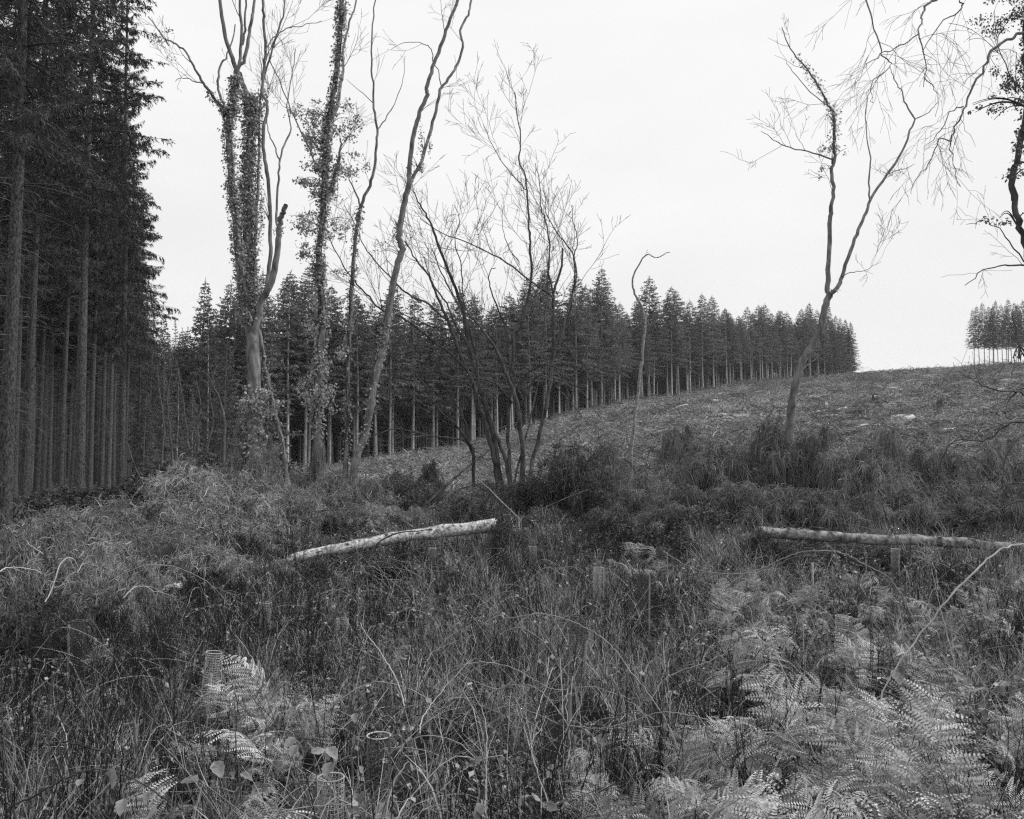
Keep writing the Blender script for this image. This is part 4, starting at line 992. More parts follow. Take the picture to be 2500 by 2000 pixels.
log_thing('fallen_log', 'smooth grey log lying clear of the ground on the right with upright branch stubs', [(1848, 1299), (1930, 1303), (2030, 1311), (2130, 1317), (2240, 1319), (2350, 1325), (2480, 1338), (2560, 1345)], 19.6, -0.3, 26, 24, 'log_bark',
          [(([(2054, 1306), (2050, 1265), (2040, 1190)], 21, 0.1), 4), (([(2060, 1306), (2052, 1270), (2046, 1210)], 21, 0.4), 4), (([(2124, 1312), (2115, 1260), (2100, 1205), (2088, 1165)], 21, 0.2), 6), (([(2190, 1312), (2165, 1270), (2150, 1210)], 21, -0.2), 5), (([(2270, 1315), (2245, 1275), (2230, 1240)], 21, 0.3), 5), (([(1990, 1303), (1975, 1292), (1960, 1280)], 21, -0.3), 4), (([(2125, 1312), (2150, 1325), (2180, 1322)], 20.8, -0.4), 3)])
log_thing('cut_log', 'short cut log end poking out of the brash on the left', [(385, 1441), (410, 1437), (440, 1428)], 13.6, 0.3, 15, 14, 'pale_bark', [])
log_thing('cut_log', 'pale sawn stump face among the brash left of the log', [(500, 1398), (520, 1394), (538, 1396)], 15.6, 0.2, 7, 9, 'cut_wood', [])

def pole(name, label, pts, Y, dY, w0, w1, m, cat='branch', tw=None, group=None, k=6):
    P = stem_path(pts, Y, dY, n=6, wig=0.0035)
    g = ground(P[:, 0], P[:, 1])
    P[:, 2] = np.maximum(P[:, 2], g + 0.03)
    org = P[0].copy()
    mb = MB(); R = lin_r(len(P), w0, w1, Y) * (0.72 if m in ('straw', 'cane') else 0.85)
    tubes(mb, P - org, R, k)
    if tw:
        t = thing(name, label, cat, tuple(org), group=group)
        mb.build('stem', m, t, True)
        b = MB(); l1 = grow([(P - org, R)], **tw); l2 = grow(l1, tw['per_m'] * 1.5, (tw['length'][0] * 0.4, tw['length'][1] * 0.45), rmax=0.003, s0=0.2, up=tw.get('up', 0))
        twig_mesh(b, l1 + l2, 3)
        if b.n: b.build('twigs', m, t)['kind'] = 'stuff'
        return t
    o = mb.build(name, m, None, True)
    o.location = tuple(org)
    return tag(o, label, cat, group)
pole('leaning_pole', 'bright thin pole propped on the root mound in the middle', [(1272, 1272), (1225, 1225), (1195, 1195), (1166, 1170)], 21.8, 0.6, 6, 3, 'cane')
pole('fallen_branch', 'dark branch rising to the right behind the root mound', [(1040, 1230), (1090, 1185), (1130, 1150), (1170, 1118), (1195, 1098)], 24, 1.0, 10, 4, 'dark_bark', tw=dict(per_m=1.5, length=(0.3, 0.9), rmax=0.008, s0=0.3, up=0.1))
pole('fallen_branch', 'thin pale branch lying up the face of the stump mound', [(1270, 1270), (1340, 1235), (1410, 1205), (1440, 1195)], 21.8, 0.8, 4, 2, 'twig')
DEADB = [('dark branch leaning left out of the brash before the plantation', [(345, 1360), (332, 1305), (317, 1278), (292, 1245), (277, 1208)], 16, 6, 3, 'dark_bark'), ('tall dark dead branch in front of the plantation, leaning right', [(362, 1215), (356, 1200), (332, 1145), (320, 1110), (312, 1085)], 21, 5, 3, 'dark_bark'),
         ('pale bare branch arching level out of the left edge heap', [(-20, 1410), (0, 1395), (18, 1386), (48, 1386), (81, 1391), (100, 1398)], 12, 5, 2.5, 'straw'), ('pale bare branch rising and hooking over in the left edge heap', [(110, 1470), (127, 1438), (145, 1383), (164, 1362), (181, 1368), (193, 1390)], 12, 5, 2, 'straw'),
         ('pale bare branch curling like a cane above the netted guard', [(301, 1460), (320, 1441), (335, 1432), (362, 1435), (378, 1456), (371, 1489)], 12.3, 5, 3, 'straw'), ('long pale branch arching right past the cut log end', [(270, 1420), (301, 1401), (362, 1380), (422, 1383), (470, 1401), (512, 1426), (558, 1477), (640, 1610)], 13, 4, 2, 'cane'),
         ('short pale twig slanting on top of the left edge heap', [(106, 1353), (75, 1332), (60, 1317), (40, 1322)], 12.8, 4, 2, 'straw'), ('pale hooked twig in the middle of the left heaps', [(190, 1400), (200, 1378), (217, 1380), (219, 1402)], 12.4, 3, 1.8, 'straw'), ('slanting dark branch across the lower left brash', [(265, 1490), (310, 1515), (360, 1545), (400, 1570)], 11, 4, 2, 'dark_bark'),
         ('dark curved branch arching over the brash behind the left log', [(740, 1280), (760, 1258), (800, 1246), (860, 1242)], 20.5, 3.5, 2, 'dark_bark'), ('dark branch crossing the pale brash heap', [(580, 1400), (520, 1330), (470, 1290), (380, 1268)], 17, 5, 2.5, 'dark_bark'), ('upright dark dead broom stem curving right by the forked tree', [(1842, 1110), (1850, 1060), (1870, 1025), (1888, 1000), (1885, 982)], 24.4, 6, 2.5, 'dark_bark'),
         ('dark curved dead stem below the forked tree', [(1945, 1140), (1950, 1100), (1962, 1062), (1968, 1050)], 24, 6, 2.5, 'dark_bark'), ('dark leaning dead stem left of the broom', [(1715, 1160), (1716, 1125), (1732, 1095), (1755, 1075)], 24.5, 5, 2, 'dark_bark'), ('dark dead stem forking at the foot of the bent birch', [(1505, 1200), (1515, 1170), (1535, 1155), (1512, 1130)], 23.5, 5, 2, 'dark_bark'), ('dark arched branch between the broom bushes on the right', [(2290, 1160), (2300, 1120), (2320, 1085), (2345, 1065)], 23.5, 5, 2, 'dark_bark'),
         ('pale bent bough over the brash behind the left heaps', [(425, 1190), (455, 1165), (500, 1152), (530, 1165)], 20.6, 3, 1.5, 'straw')]
for lab, pts, Y, w0, w1, m in DEADB:
    pole('dead_branch', lab, pts, Y, 0.5, w0, w1, m, tw=dict(per_m=5.0 if m != 'dark_bark' else 2.0, length=(0.15, 0.55), ang=(25, 70), rmax=0.007, s0=0.15, up=-0.35 if m != 'dark_bark' else 0.1))
# drooping pale young spruces by the ivy-clad trees
for px, ytop, Y, hw, l in [(775, 1085, 24.3, 26, 'little drooping spruce at the foot of the ivy-bunched tree'), (620, 1010, 23.5, 55, 'pale drooping spruce bough over the ivy-sleeved trunk'), (645, 1120, 22.6, 60, 'pale twiggy tuft at the foot of the ivy-sleeved trunk')]:
    put_heap(BRASH, 1, px, ytop, Y, hw, 'drooping_brush', l, 'brush', None)

# ------------------------------------------------------------------ netted tree guards with stakes
GUARDS = []
def guard(px, ytop, w, tilt, label, stake=None, H=0.62, dark=False, only_stake=False, Yo=None):
    Y = Yo or 0.17 * F / w
    top = at(px, ytop, Y)
    x, y = top[0], top[1]
    g = float(ground(x, y))
    h = max(top[2] - g, 0.4)
    if Y > 7 and not only_stake: GUARDS.append((x, y))
    t = thing('tree_guard' if not only_stake else 'wooden_stake', label, 'tree guard' if not only_stake else 'stake', (x, y, g - 0.02), (rng.normal() * 0.03, tilt, rng.uniform(0, 6.28) if not only_stake and tilt < 0.05 else 0), 'netted guards of the young trees')
    r = 0.085
    if not only_stake:
        nr, nv = int(h / 0.026), 20
        th = np.linspace(0, 2 * np.pi, 25)
        mb = MB()
        rings = np.stack([np.stack([r * np.cos(th), r * np.sin(th), np.full(25, z)], 1) for z in np.linspace(0.05, h, nr)])
        tubes(mb, rings, np.full((nr, 25), 0.0026), 3)
        tv = np.arange(nv) * 2 * np.pi / nv
        ver = np.stack([np.stack([np.full(2, r * math.cos(a)), np.full(2, r * math.sin(a)), np.array([0.0, h])], 1) for a in tv])
        tubes(mb, ver, np.full((nv, 2), 0.0024), 3)
        gm = 'guard_dark' if 'dark' in label or 'only the pale rim' in label else 'guard_net'
        mb.build('net', gm, t)
        rm = MB(); tubes(rm, rings[-1:], np.full((1, 25), 0.0058), 5); rm.build('rim', 'guard_net' if 'rim' in label else gm, t)
        sap = MB(); P = np.stack([np.zeros(6), np.zeros(6), np.linspace(0, h * 0.85, 6)], 1) + rng.normal(size=(6, 3)) * 0.01
        tubes(sap, P, np.linspace(0.005, 0.002, 6)[None][0], 4); sap.build('sapling_stem', 'dark_cane', t)
    if stake is not None:
        sx, sh = stake
        hs = h * sh; b = 0.0125 if not only_stake else 0.016
        off = np.array([sx * (r + b + 0.004), -0.02 if only_stake else 0.0])
        a = t.rotation_euler[2]
        lx = math.cos(-a) * off[0] - math.sin(-a) * (-(r * 0.6)); ly = math.sin(-a) * off[0] + math.cos(-a) * (-(r * 0.6))
        if only_stake: lx = ly = 0
        V = np.array([[sx_, sy_, z] for z in (0, hs - 0.006, hs) for sx_, sy_ in ((-b, -b), (b, -b), (b, b), (-b, b))], float)
        V[8:, :2] *= 0.7
        V[:, 0] += lx; V[:, 1] += ly
        q = []
        for k in (0, 4):
            for j in range(4):
                q.append((k + j, k + (j + 1) % 4, k + 4 + (j + 1) % 4, k + 4 + j))
        q.append((8, 9, 10, 11))
        sb = MB(); sb.add(V, quads=q); sb.build('stake' if not only_stake else 'post', 'pale_stake' if 'pale stake' in label else 'stake_wood', t)
    return t
guard(808, 1890, 62, 0.0, 'short round netted guard with a pale rim low in the foreground', H=0.3, Yo=5.9)
guard(923, 1788, 54, 0.02, 'netted guard of which only the pale rim shows among bramble', Yo=6.6)
guard(508, 1588, 38, 0.09, 'leaning netted guard with a pale stake inside, left foreground', stake=(0.1, 0.7))
guard(196, 1512, 32, 0.0, 'dark netted guard below the brash heap at the left', stake=(-1, 0.95))
guard(338, 1545, 28, 0.03, 'dark netted guard between the dark one and the leaning one', stake=(0.2, 0.6))
guard(648, 1495, 26, 0.0, 'netted guard half hidden right of the leaning one', stake=None)
guard(836, 1565, 27, 0.0, 'netted guard with a stake on its left, left of centre', stake=(-1, 1.05))
guard(1395, 1500, 38, 0.02, 'dark wide netted guard crossed by a pale bramble cane in the centre', stake=(1.0, 0.75))
guard(2050, 1500, 31, 0.02, 'netted guard with a pale stake under the bracken on the right', stake=(0.6, 0.45))
guard(1302, 1370, 19, 0.0, 'pale slim netted guard standing clear in the centre', stake=None)
guard(1458, 1383, 23, 0.03, 'pale netted guard right of the slim one in the centre', stake=(0.8, 1.0))
guard(1055, 1343, 19, 0.0, 'pale netted guard just below the left log', stake=None)
guard(1612, 1335, 22, 0.0, 'dark netted guard below the low broom', stake=(1.1, 0.9))
guard(2184, 1338, 20, 0.0, 'netted guard hanging under the right log', stake=None)
guard(1567, 1400, 26, 0.0, 'dark netted guard right of the centre bracken', stake=(0.9, 1.0))
guard(1757, 1345, 16, 0.0, 'small dark netted guard left of the right log', stake=(-0.9, 1.0))
guard(1190, 1395, 9, 0.0, 'small pale stake standing alone below the left log', stake=(0, 1.0), only_stake=True, Yo=17.5)
guard(1390, 1685, 15, 0.0, 'grey square stake among the crossing canes in the centre foreground', stake=(0, 1.0), only_stake=True, Yo=7.6)
guard(1271, 1365, 9, 0.05, 'thin stake left of the slim pale guard', stake=(0, 1.0), only_stake=True, Yo=18.5)
guard(1983, 1372, 9, 0.0, 'thin pale stake below the right log', stake=(0, 1.0), only_stake=True, Yo=17.0)
guard(1677, 1340, 8, 0.0, 'thin stake before the low broom', stake=(0, 1.0), only_stake=True, Yo=18.6)

# ------------------------------------------------------------------ bracken
def frond_mesh(seed, Lf=0.75, limp=False):
    global rng
    keep = rng; rng = np.random.default_rng(seed)
    mb = MB()
    n = 12; s = np.linspace(0, 1, n)
    ang = np.radians(np.interp(s, [0, 0.3, 0.65, 1], [82, 62 + rng.normal() * 8, 30 + rng.normal() * 12, -25 + rng.normal() * 18]))
    if limp: ang = np.radians(np.interp(s, [0, 0.25, 0.5, 1], [70, 35, -35, -75]) + rng.normal(size=n) * 9)
    ds = Lf / (n - 1)
    x = np.concatenate([[0], np.cumsum(np.cos(ang[:-1]) * ds)]); z = np.concatenate([[0], np.cumsum(np.sin(ang[:-1]) * ds)])
    yb = np.cumsum(rng.normal(size=n)) * 0.006
    R = np.stack([x, yb, z], 1)
    tubes(mb, R, np.linspace(0.004, 0.001, n), 4, tint=[0.3])
    C, D, N_, L, W, T = [], [], [], [], [], []
    T_ = nrm(np.gradient(R, axis=0))
    for k, t in enumerate(np.linspace(0.26, 0.98, 11)):
        p = np.array([np.interp(t, s, R[:, j]) for j in range(3)]); tg = nrm(np.array([np.interp(t, s, T_[:, j]) for j in range(3)]))
        up = nrm(np.cross(tg, np.array([0, 1., 0]))); up = up if up[2] > 0 else -up
        lp = 0.36 * Lf * (1 - ((t - 0.26) / 0.76)) ** 0.8 + 0.02
        for sg in (-1, 1):
            if rng.random() < 0.06: continue
            d = nrm(np.array([0, sg, 0]) * 1.0 + tg * 0.55 + rng.normal(size=3) * 0.16)
            q = np.linspace(0, 1, 7)
            lpp = lp * rng.uniform(0.8, 1.08)
            pp = p + d * (q * lpp)[:, None] - up * (0.22 * lpp * q * q * rng.uniform(0.2, 2.8))[:, None]
            ribbons(mb, pp[None], np.full((1, 7), 0.0012), np.array([0.3]))
            m = max(4, int(lpp / 0.021))
            u = np.linspace(0.06, 0.98, m)
            base = np.stack([np.interp(u, q, pp[:, j]) for j in range(3)], 1)
            dd = nrm(np.gradient(base, axis=0))
            sd_ = np.cross(dd, up)
            ll = 0.17 * lpp * (1 - u) ** 0.6 + 0.010
            curl = rng.uniform(0.0, 0.6)
            for s2 in (-1, 1):
                C.append(base); D.append(nrm(sd_ * s2 + dd * 0.5 - up * curl)); N_.append(np.tile(up, (m, 1)) + rng.normal(size=(m, 3)) * 0.15)
                L.append(ll); W.append(np.full(m, 0.0078)); T.append(np.clip(rng.normal(rng.beta(1.0, 0.8), 0.12, m), 0, 1))
    leaves(mb, np.concatenate(C), np.concatenate(D), np.concatenate(N_), np.concatenate(L), np.concatenate(W), np.concatenate(T), fold=0.2)
    rng = keep
    return mb.mesh('frond', 'bracken')
FROND = [frond_mesh(300 + k, 0.7 + 0.06 * k) for k in range(5)] + [frond_mesh(310 + k, 0.7, True) for k in range(3)]
STALK = []
for k in range(2):
    mb = MB(); P = np.array([[0, 0, -0.05], [0.01, 0, 0.1], [0.0, 0.015, 0.25], [0.02, 0.01, 0.42]]); tubes(mb, P, np.array([0.005, 0.0045, 0.004, 0.0035]), 5)
    STALK.append(mb.mesh('stalk', 'cane', True))
def bracken(px, py, label, group, h=0.8, s=1.0, face=None):
    Y = depth_at(px, py, h * 0.85); x = (px - 1250) / F * Y
    t = thing('bracken_fern', label, 'fern', (x, Y, float(ground(x, Y))), (rng.normal() * 0.08, rng.normal() * 0.08, rng.uniform(0, 6.28) if face is None else face), group)
    t.scale = (s, s, s)
    place('stalk', STALK[rng.integers(0, 2)], t)
    for j in range(rng.integers(3, 6)):
        f = place('frond', FROND[rng.integers(0, 8)], t)
        f.location = (0, 0, rng.uniform(0.22, 0.42)); f.rotation_euler = (rng.normal() * 0.35, rng.normal() * 0.3, rng.uniform(0, 6.28))
        q = rng.uniform(0.5, 0.9); f.scale = (q, q, q)
    return t
for px, py, l in [(2095, 1405, 'bracken fern arching over the netted guard on the right'), (1985, 1468, 'pale bracken fern left of the netted guard on the right'), (2120, 1480, 'bracken fern just right of the netted guard on the right'), (2400, 1455, 'upright bracken frond standing alone near the right edge'), (2390, 1500, 'bracken below the upright frond near the right edge'),
                  (2040, 1455, 'bracken tuft close above the netted guard on the right'), (1490, 1310, 'upright bracken fronds below the stump mound'), (1512, 1345, 'bracken spreading right of the upright fronds below the stump mound'), (1600, 1340, 'bracken by the dark guard below the broom'), (1545, 1335, 'bracken between the upright fronds and the dark guard'),
                  (1600, 1375, 'short bracken fan in the centre'), (1540, 1385, 'bracken fan beside the pale guard in the centre'), (2350, 1640, 'bracken hanging above the big bramble leaves on the right'), (2480, 1620, 'bracken with long drooping pinnae at the right edge'), (1770, 1490, 'bracken at the upper left end of the right-hand patch'), (1830, 1505, 'bracken on the top rim of the right-hand patch'),
                  (700, 1640, 'small bracken tuft right of the leaning guard'), (975, 1560, 'pale bracken scrap left of centre'), (250, 1590, 'small bracken sprig below the dark guards'), (420, 1930, 'bracken sprig among dark stems at lower left'), (720, 1920, 'bracken beside the round netted guard')]:
    bracken(px, py, l, 'single bracken ferns', h=0.7, s=rng.uniform(0.75, 1.0))
for i in range(85):
    px, py = rng.uniform(1680, 2520), rng.uniform(1530, 2150)
    if py < 1560 + (px - 1700) * 0.1 and rng.random() < 0.6: continue
    if px > 2250 and rng.random() < 0.35: continue
    zone = ('upper' if py < 1700 else 'middle' if py < 1880 else 'lowest') + ' part of the right foreground patch, ' + ('left of the reed stalk' if px < 1950 else 'beside the reed stalk' if px < 2220 else 'toward the right edge')
    bracken(px, py, 'pale bracken in the ' + zone, 'bracken of the ' + zone, h=rng.uniform(0.6, 0.95), s=rng.uniform(0.85, 1.25))
for i in range(30):
    bracken(rng.uniform(1750, 2520), rng.uniform(1400, 1560), 'bracken standing in the growth between the right log and the dense patch', 'bracken below the right log', h=rng.uniform(0.7, 0.95), s=rng.uniform(0.9, 1.25))
for i in range(30):
    bracken(rng.uniform(1380, 1780), rng.uniform(1760, 2120), 'bracken among straw stems at the bottom right of centre', 'bracken at the bottom right of centre', h=rng.uniform(0.35, 0.65), s=rng.uniform(0.65, 0.95))
for i in range(16):
    bracken(rng.uniform(545, 750), rng.uniform(1690, 1830), 'withered bracken in the clump right of the leaning guard', 'bracken clump by the leaning guard', h=rng.uniform(0.5, 0.75), s=rng.uniform(0.75, 1.0))

# ------------------------------------------------------------------ bramble canes, straws and big leaves
def Yh(py, h):
    return F * (CH - h) / (py - 1151)
CANES = [('long pale reed stalk bowing from the right edge down into the bracken', [(2520, 1338), (2495, 1330), (2440, 1345), (2380, 1395), (2300, 1480), (2230, 1570), (2170, 1660), (2130, 1760), (2105, 1890), (2098, 2010)], 6.2, -0.6, 7, 3.5, 'straw'),
         ('pale bramble cane arching below the right log', [(1620, 1345), (1640, 1360), (1700, 1390), (1760, 1400), (1832, 1400), (1865, 1387), (1920, 1361), (1962, 1348), (2027, 1346), (2069, 1355), (2108, 1377), (2160, 1403), (2183, 1426), (2206, 1462), (2229, 1510), (2261, 1595)], 9.5, -0.8, 3.5, 4, 'cane'),
         ('long pale bramble cane crossing the dark guard in the centre', [(1226, 1501), (1236, 1510), (1307, 1499), (1346, 1502), (1401, 1520), (1469, 1556), (1508, 1595), (1542, 1642), (1587, 1699), (1632, 1771), (1663, 1847)], 7.8, -1.2, 3, 4, 'cane'),
         ('pale cane arching left of the grey stake', [(1110, 1628), (1150, 1619), (1183, 1617), (1240, 1628), (1277, 1645), (1319, 1669), (1355, 1684), (1380, 1684)], 7.2, -0.3, 3.5, 3, 'cane'), ('pale cane dipping and curving down below the grey stake', [(1120, 1640), (1150, 1661), (1210, 1681), (1250, 1673), (1295, 1675), (1331, 1699), (1361, 1732), (1391, 1780), (1403, 1832), (1418, 1907)], 6.8, -0.6, 3, 4, 'cane'),
         ('pale cane arching right from the grey stake', [(1400, 1678), (1451, 1678), (1482, 1687), (1542, 1717), (1581, 1756), (1600, 1800)], 7.0, -0.3, 3, 3.5, 'cane'), ('grey cane lying in a wave across the bracken', [(1385, 1771), (1467, 1777), (1542, 1762), (1602, 1741), (1663, 1743), (1723, 1756), (1771, 1780), (1800, 1810)], 6.3, -0.2, 3.5, 4, 'cane'),
         ('grey cane rising right into the bracken patch', [(1590, 1710), (1620, 1660), (1660, 1640), (1740, 1610), (1800, 1575)], 7.0, 0.6, 3, 2, 'cane'), ('dark bramble cane arching low at the left', [(20, 1985), (36, 1967), (106, 1931), (156, 1901), (200, 1884), (242, 1878), (292, 1887), (334, 1906), (390, 1942), (434, 1967), (470, 2000)], 5.4, 0.1, 6, 4, 'dark_cane'),
         ('short dark cane above the low arching one at the left', [(150, 1810), (200, 1821), (250, 1834), (306, 1848)], 6, 0.2, 6, 3, 'dark_cane'), ('bright forked stalk leaning left in the centre left foreground', [(988, 1725), (976, 1680), (958, 1640), (928, 1592), (895, 1550), (880, 1520)], 7, 0.6, 5, 2.5, 'straw'), ('bright stalk leaning right in the centre foreground', [(1025, 1791), (1031, 1755), (1058, 1713), (1097, 1668), (1148, 1610)], 6.6, 0.5, 4.5, 2, 'straw'),
         ('dark stalk leaning left beside the bright forked one', [(1052, 1695), (1025, 1640), (1003, 1550), (990, 1500)], 7.2, 0.6, 5, 2, 'dark_cane'), ('thin bright stalk leaning left right of the leaning guard', [(640, 1660), (615, 1607), (575, 1550)], 7.8, 0.5, 3.5, 1.8, 'straw'), ('bright straw stem leaning left at the bottom centre', [(1342, 1970), (1310, 1880), (1290, 1810), (1262, 1732)], 5.6, 0.4, 5, 2.5, 'straw'), ('bright upright straw stem at the bottom centre', [(1190, 2000), (1186, 1950), (1189, 1800), (1177, 1717)], 5.5, 0.3, 4.5, 2.5, 'straw'),
         ('straw stem leaning right above the bottom centre', [(1307, 1756), (1325, 1700), (1349, 1630)], 6.8, 0.3, 3, 2, 'straw'), ('bright straw stem beside the grey stake', [(1385, 1880), (1392, 1810), (1383, 1740), (1386, 1680)], 6.5, 0.2, 3.5, 2, 'straw'), ('tall dark thin stem in front of the dark centre guard', [(1398, 1650), (1405, 1590), (1412, 1540), (1418, 1490), (1424, 1400)], 8.6, 0.3, 4.5, 2, 'dark_cane'), ('dark thin stem leaning left above the dark centre guard', [(1470, 1550), (1450, 1490), (1435, 1430), (1422, 1400)], 9.4, 0.3, 4, 2, 'dark_cane'),
         ('bent dry stem at the bottom left of centre', [(690, 2010), (650, 1985), (720, 1975), (800, 1965), (860, 1968), (930, 2000)], 5.0, 0, 5, 4, 'cane'), ('straw stem slanting right at the bottom', [(965, 2010), (990, 1960), (1030, 1920)], 5.2, 0.2, 5, 3, 'straw'), ('dark weed stem upright in the right bracken', [(2128, 1640), (2126, 1560), (2124, 1480)], 7.6, 0.2, 4, 2, 'dark_cane'), ('grey dead stalk leaning in the bracken patch', [(1990, 1850), (1950, 1720), (1900, 1610), (1860, 1500)], 6.6, 0.5, 6, 4, 'cane'),
         ('grey stalk right of the long reed stalk', [(2330, 1620), (2310, 1540), (2290, 1460), (2275, 1390)], 8.4, 0.4, 4, 2, 'cane'), ('dark stalk crossing the reed stalk', [(2270, 1620), (2240, 1560), (2215, 1500), (2200, 1450)], 8.2, 0.4, 4.5, 2, 'dark_cane'), ('grey cane waving across the right bracken', [(1860, 1830), (1920, 1785), (2000, 1788), (2120, 1800), (2180, 1815)], 6.0, 0, 3.5, 3, 'cane'), ('grey cane arching over the lower right bracken', [(2220, 1800), (2300, 1795), (2350, 1800), (2400, 1830), (2440, 1850)], 5.9, 0, 3.5, 3, 'cane'),
         ('cane hooking over the upper bracken on the right', [(1970, 1710), (1990, 1700), (2040, 1695), (2100, 1710), (2180, 1750)], 6.6, -0.2, 4, 3, 'cane'), ('tall dark weed stem at the lower left edge', [(40, 2010), (20, 1900), (8, 1820), (5, 1700)], 5.3, 0.3, 6, 3, 'dark_cane'), ('tall dark weed stem, second from the lower left edge', [(135, 2000), (125, 1880), (118, 1780), (128, 1640)], 5.6, 0.3, 5.5, 2.5, 'dark_cane'), ('tall dark weed stem in the lower left, right of the dark clump', [(345, 1960), (335, 1860), (325, 1760), (310, 1640)], 5.8, 0.3, 5.5, 2.5, 'dark_cane'), ('slanting dark weed stem near the leaning guard', [(520, 2000), (500, 1880), (490, 1790), (470, 1700)], 5.8, 0.4, 5, 2.5, 'dark_cane'), ('dark forked weed stem at the lower left of centre', [(590, 1990), (585, 1900), (575, 1800), (572, 1700)], 5.8, 0.3, 5, 2.5, 'dark_cane')]
for lab, pts, Y, dY, w0, w1, m in CANES:
    nm = 'bramble_cane' if 'cane' in lab else ('straw_stem' if m == 'straw' else 'weed_stem')
    tw = dict(per_m=2.5, length=(0.08, 0.35), ang=(20, 50), rmax=0.004, s0=0.35, up=0.15) if nm != 'bramble_cane' and 'reed' not in lab else None
    pole(nm, lab, pts, Y, dY, w0, w1, m, cat='cane' if 'cane' in lab else 'stem', tw=tw, k=5)

def big_leaf(seed, L=0.09):
    r = np.random.default_rng(seed)
    nr = 8
    t = np.linspace(0, 1, nr)
    w = 0.36 * L * np.sin(np.pi * t ** 0.75) ** 0.8 + 0.002
    w = w * (1 + 0.10 * np.array([(-1) ** k for k in range(nr)]))
    z = -0.35 * L * t * t * r.uniform(0.2, 1.2)
    V = []
    for k in range(nr):
        V += [(t[k] * L, -w[k], z[k] + 0.22 * w[k] + r.normal() * 0.002), (t[k] * L, 0, z[k] - 0.06 * w[k]), (t[k] * L, w[k], z[k] + 0.22 * w[k] + r.normal() * 0.002)]
    q = []
    for k in range(nr - 1):
        for j in range(2):
            a = k * 3 + j
            q.append((a, a + 1, a + 4, a + 3))
    mb = MB(); mb.add(np.array(V), quads=q)
    return mb.mesh('leaf', 'bramble_leaf', True)
BLEAF = [big_leaf(500 + k, 0.085 + 0.012 * k) for k in range(4)]
def sprig(px, py, Y, label, n, spread=0.16, s=1.0, group='bramble sprigs in the foreground'):
    p = at(px, py, Y)
    t = thing('bramble_sprig', label, 'bramble', tuple(p), group=group)
    g = float(ground(p[0], p[1])) - p[2]
    mb = MB()
    P = smooth_path(np.array([[rng.normal() * 0.15, rng.normal() * 0.15, g], [rng.normal() * 0.08, 0.05, g * 0.4], [0, 0, 0.0], [spread * rng.choice([-1, 1]), -0.05, -0.03]]), 4)
    tubes(mb, P, np.linspace(0.004, 0.0015, len(P)), 4); mb.build('cane', 'dark_cane', t)
    for j in range(n):
        f = place('leaf', BLEAF[rng.integers(0, 4)], t)
        f.location = tuple(rng.normal(size=3) * np.array([spread, spread * 0.7, spread * 0.4]))
        f.rotation_euler = (rng.normal() * 0.5, rng.uniform(-0.1, 1.1), rng.uniform(0, 6.28))
        q = rng.uniform(0.5, 1.0) * s; f.scale = (q, q, q)
for px, py, Y, l, n in [(2300, 1700, 6.2, 'large bramble leaves, left cluster below the hanging bracken on the right', 7), (2370, 1690, 6.1, 'largest bramble leaf cluster right of the reed stalk', 8), (2440, 1670, 6.2, 'pale round bramble leaves near the right edge', 7), (2300, 1850, 5.6, 'bramble leaves low on the right beside the bracken', 5), (2400, 1770, 5.8, 'drooping bramble leaves below the largest cluster', 5), (2430, 1590, 7, 'single broad bramble leaves above the right cluster', 3),
                        (2230, 1640, 6.6, 'small bramble leaves against the reed stalk', 5), (1375, 1960, 5.1, 'bramble leaves in a whorl at the bottom centre', 6), (1420, 1930, 5.2, 'bramble leaf pair beside the bottom centre whorl', 4), (710, 1825, 5.8, 'dark bramble leaf cluster left of the round guard', 6), (815, 1815, 5.8, 'bramble leaves just above the round guard', 5), (880, 1735, 6.3, 'bramble leaves around the rim of the hidden guard', 6), (250, 1990, 4.9, 'big bramble leaf at the bottom left', 3), (300, 1905, 5.3, 'two pale leaves below the low dark cane', 3),
                        (860, 1990, 4.9, 'bramble leaves at the bottom left of centre', 5), (1940, 1860, 5.6, 'pale leaf clump at the foot of the reed stalk', 3), (1820, 1790, 6, 'bramble leaves at the left rim of the bracken patch', 4), (2480, 1900, 5.3, 'bramble leaves in the bottom right corner', 7), (2350, 1970, 5.0, 'bramble leaves at the bottom right', 7), (640, 1890, 5.5, 'bramble leaves among stems left of the round guard', 5), (530, 1880, 5.5, 'scattered bramble leaves in the dark stems at lower left', 5), (1480, 1790, 6.2, 'bramble leaves under the waving cane', 4), (1260, 1990, 5, 'bramble leaves at the very bottom centre', 5)]:
    sprig(px, py, Y, l, n)
# dried flower heads
for px, py, Y, l in [(1272, 1880, 5.4, 'round dried flower head on a tall stalk at the bottom centre'), (1155, 1862, 5.5, 'dark dried flower head left of the round one'), (2070, 1545, 7, 'dried flower head above the bracken patch'), (1085, 1880, 5.4, 'pale dried seed head among the grass left of the round one')]:
    p = at(px, py, Y); g = float(ground(p[0], p[1]))
    t = thing('dried_flower', l, 'flower', (p[0], p[1], g))
    h = p[2] - g
    P = smooth_path(np.array([[rng.normal() * 0.1, 0, 0], [rng.normal() * 0.05, 0, h * 0.5], [0, 0, h]]), 4)
    mb = MB(); tubes(mb, P, np.linspace(0.004, 0.0025, len(P)), 5); mb.build('stalk', 'cane', t)
    mb = MB(); n = 90; d = nrm(rng.normal(size=(n, 3)) + np.array([0, 0, 0.5])); leaves(mb, np.tile([0, 0, h], (n, 1)) + d * 0.004, d, nrm(rng.normal(size=(n, 3))), rng.uniform(0.012, 0.024, n), np.full(n, 0.003)); mb.build('head', 'litter', t)

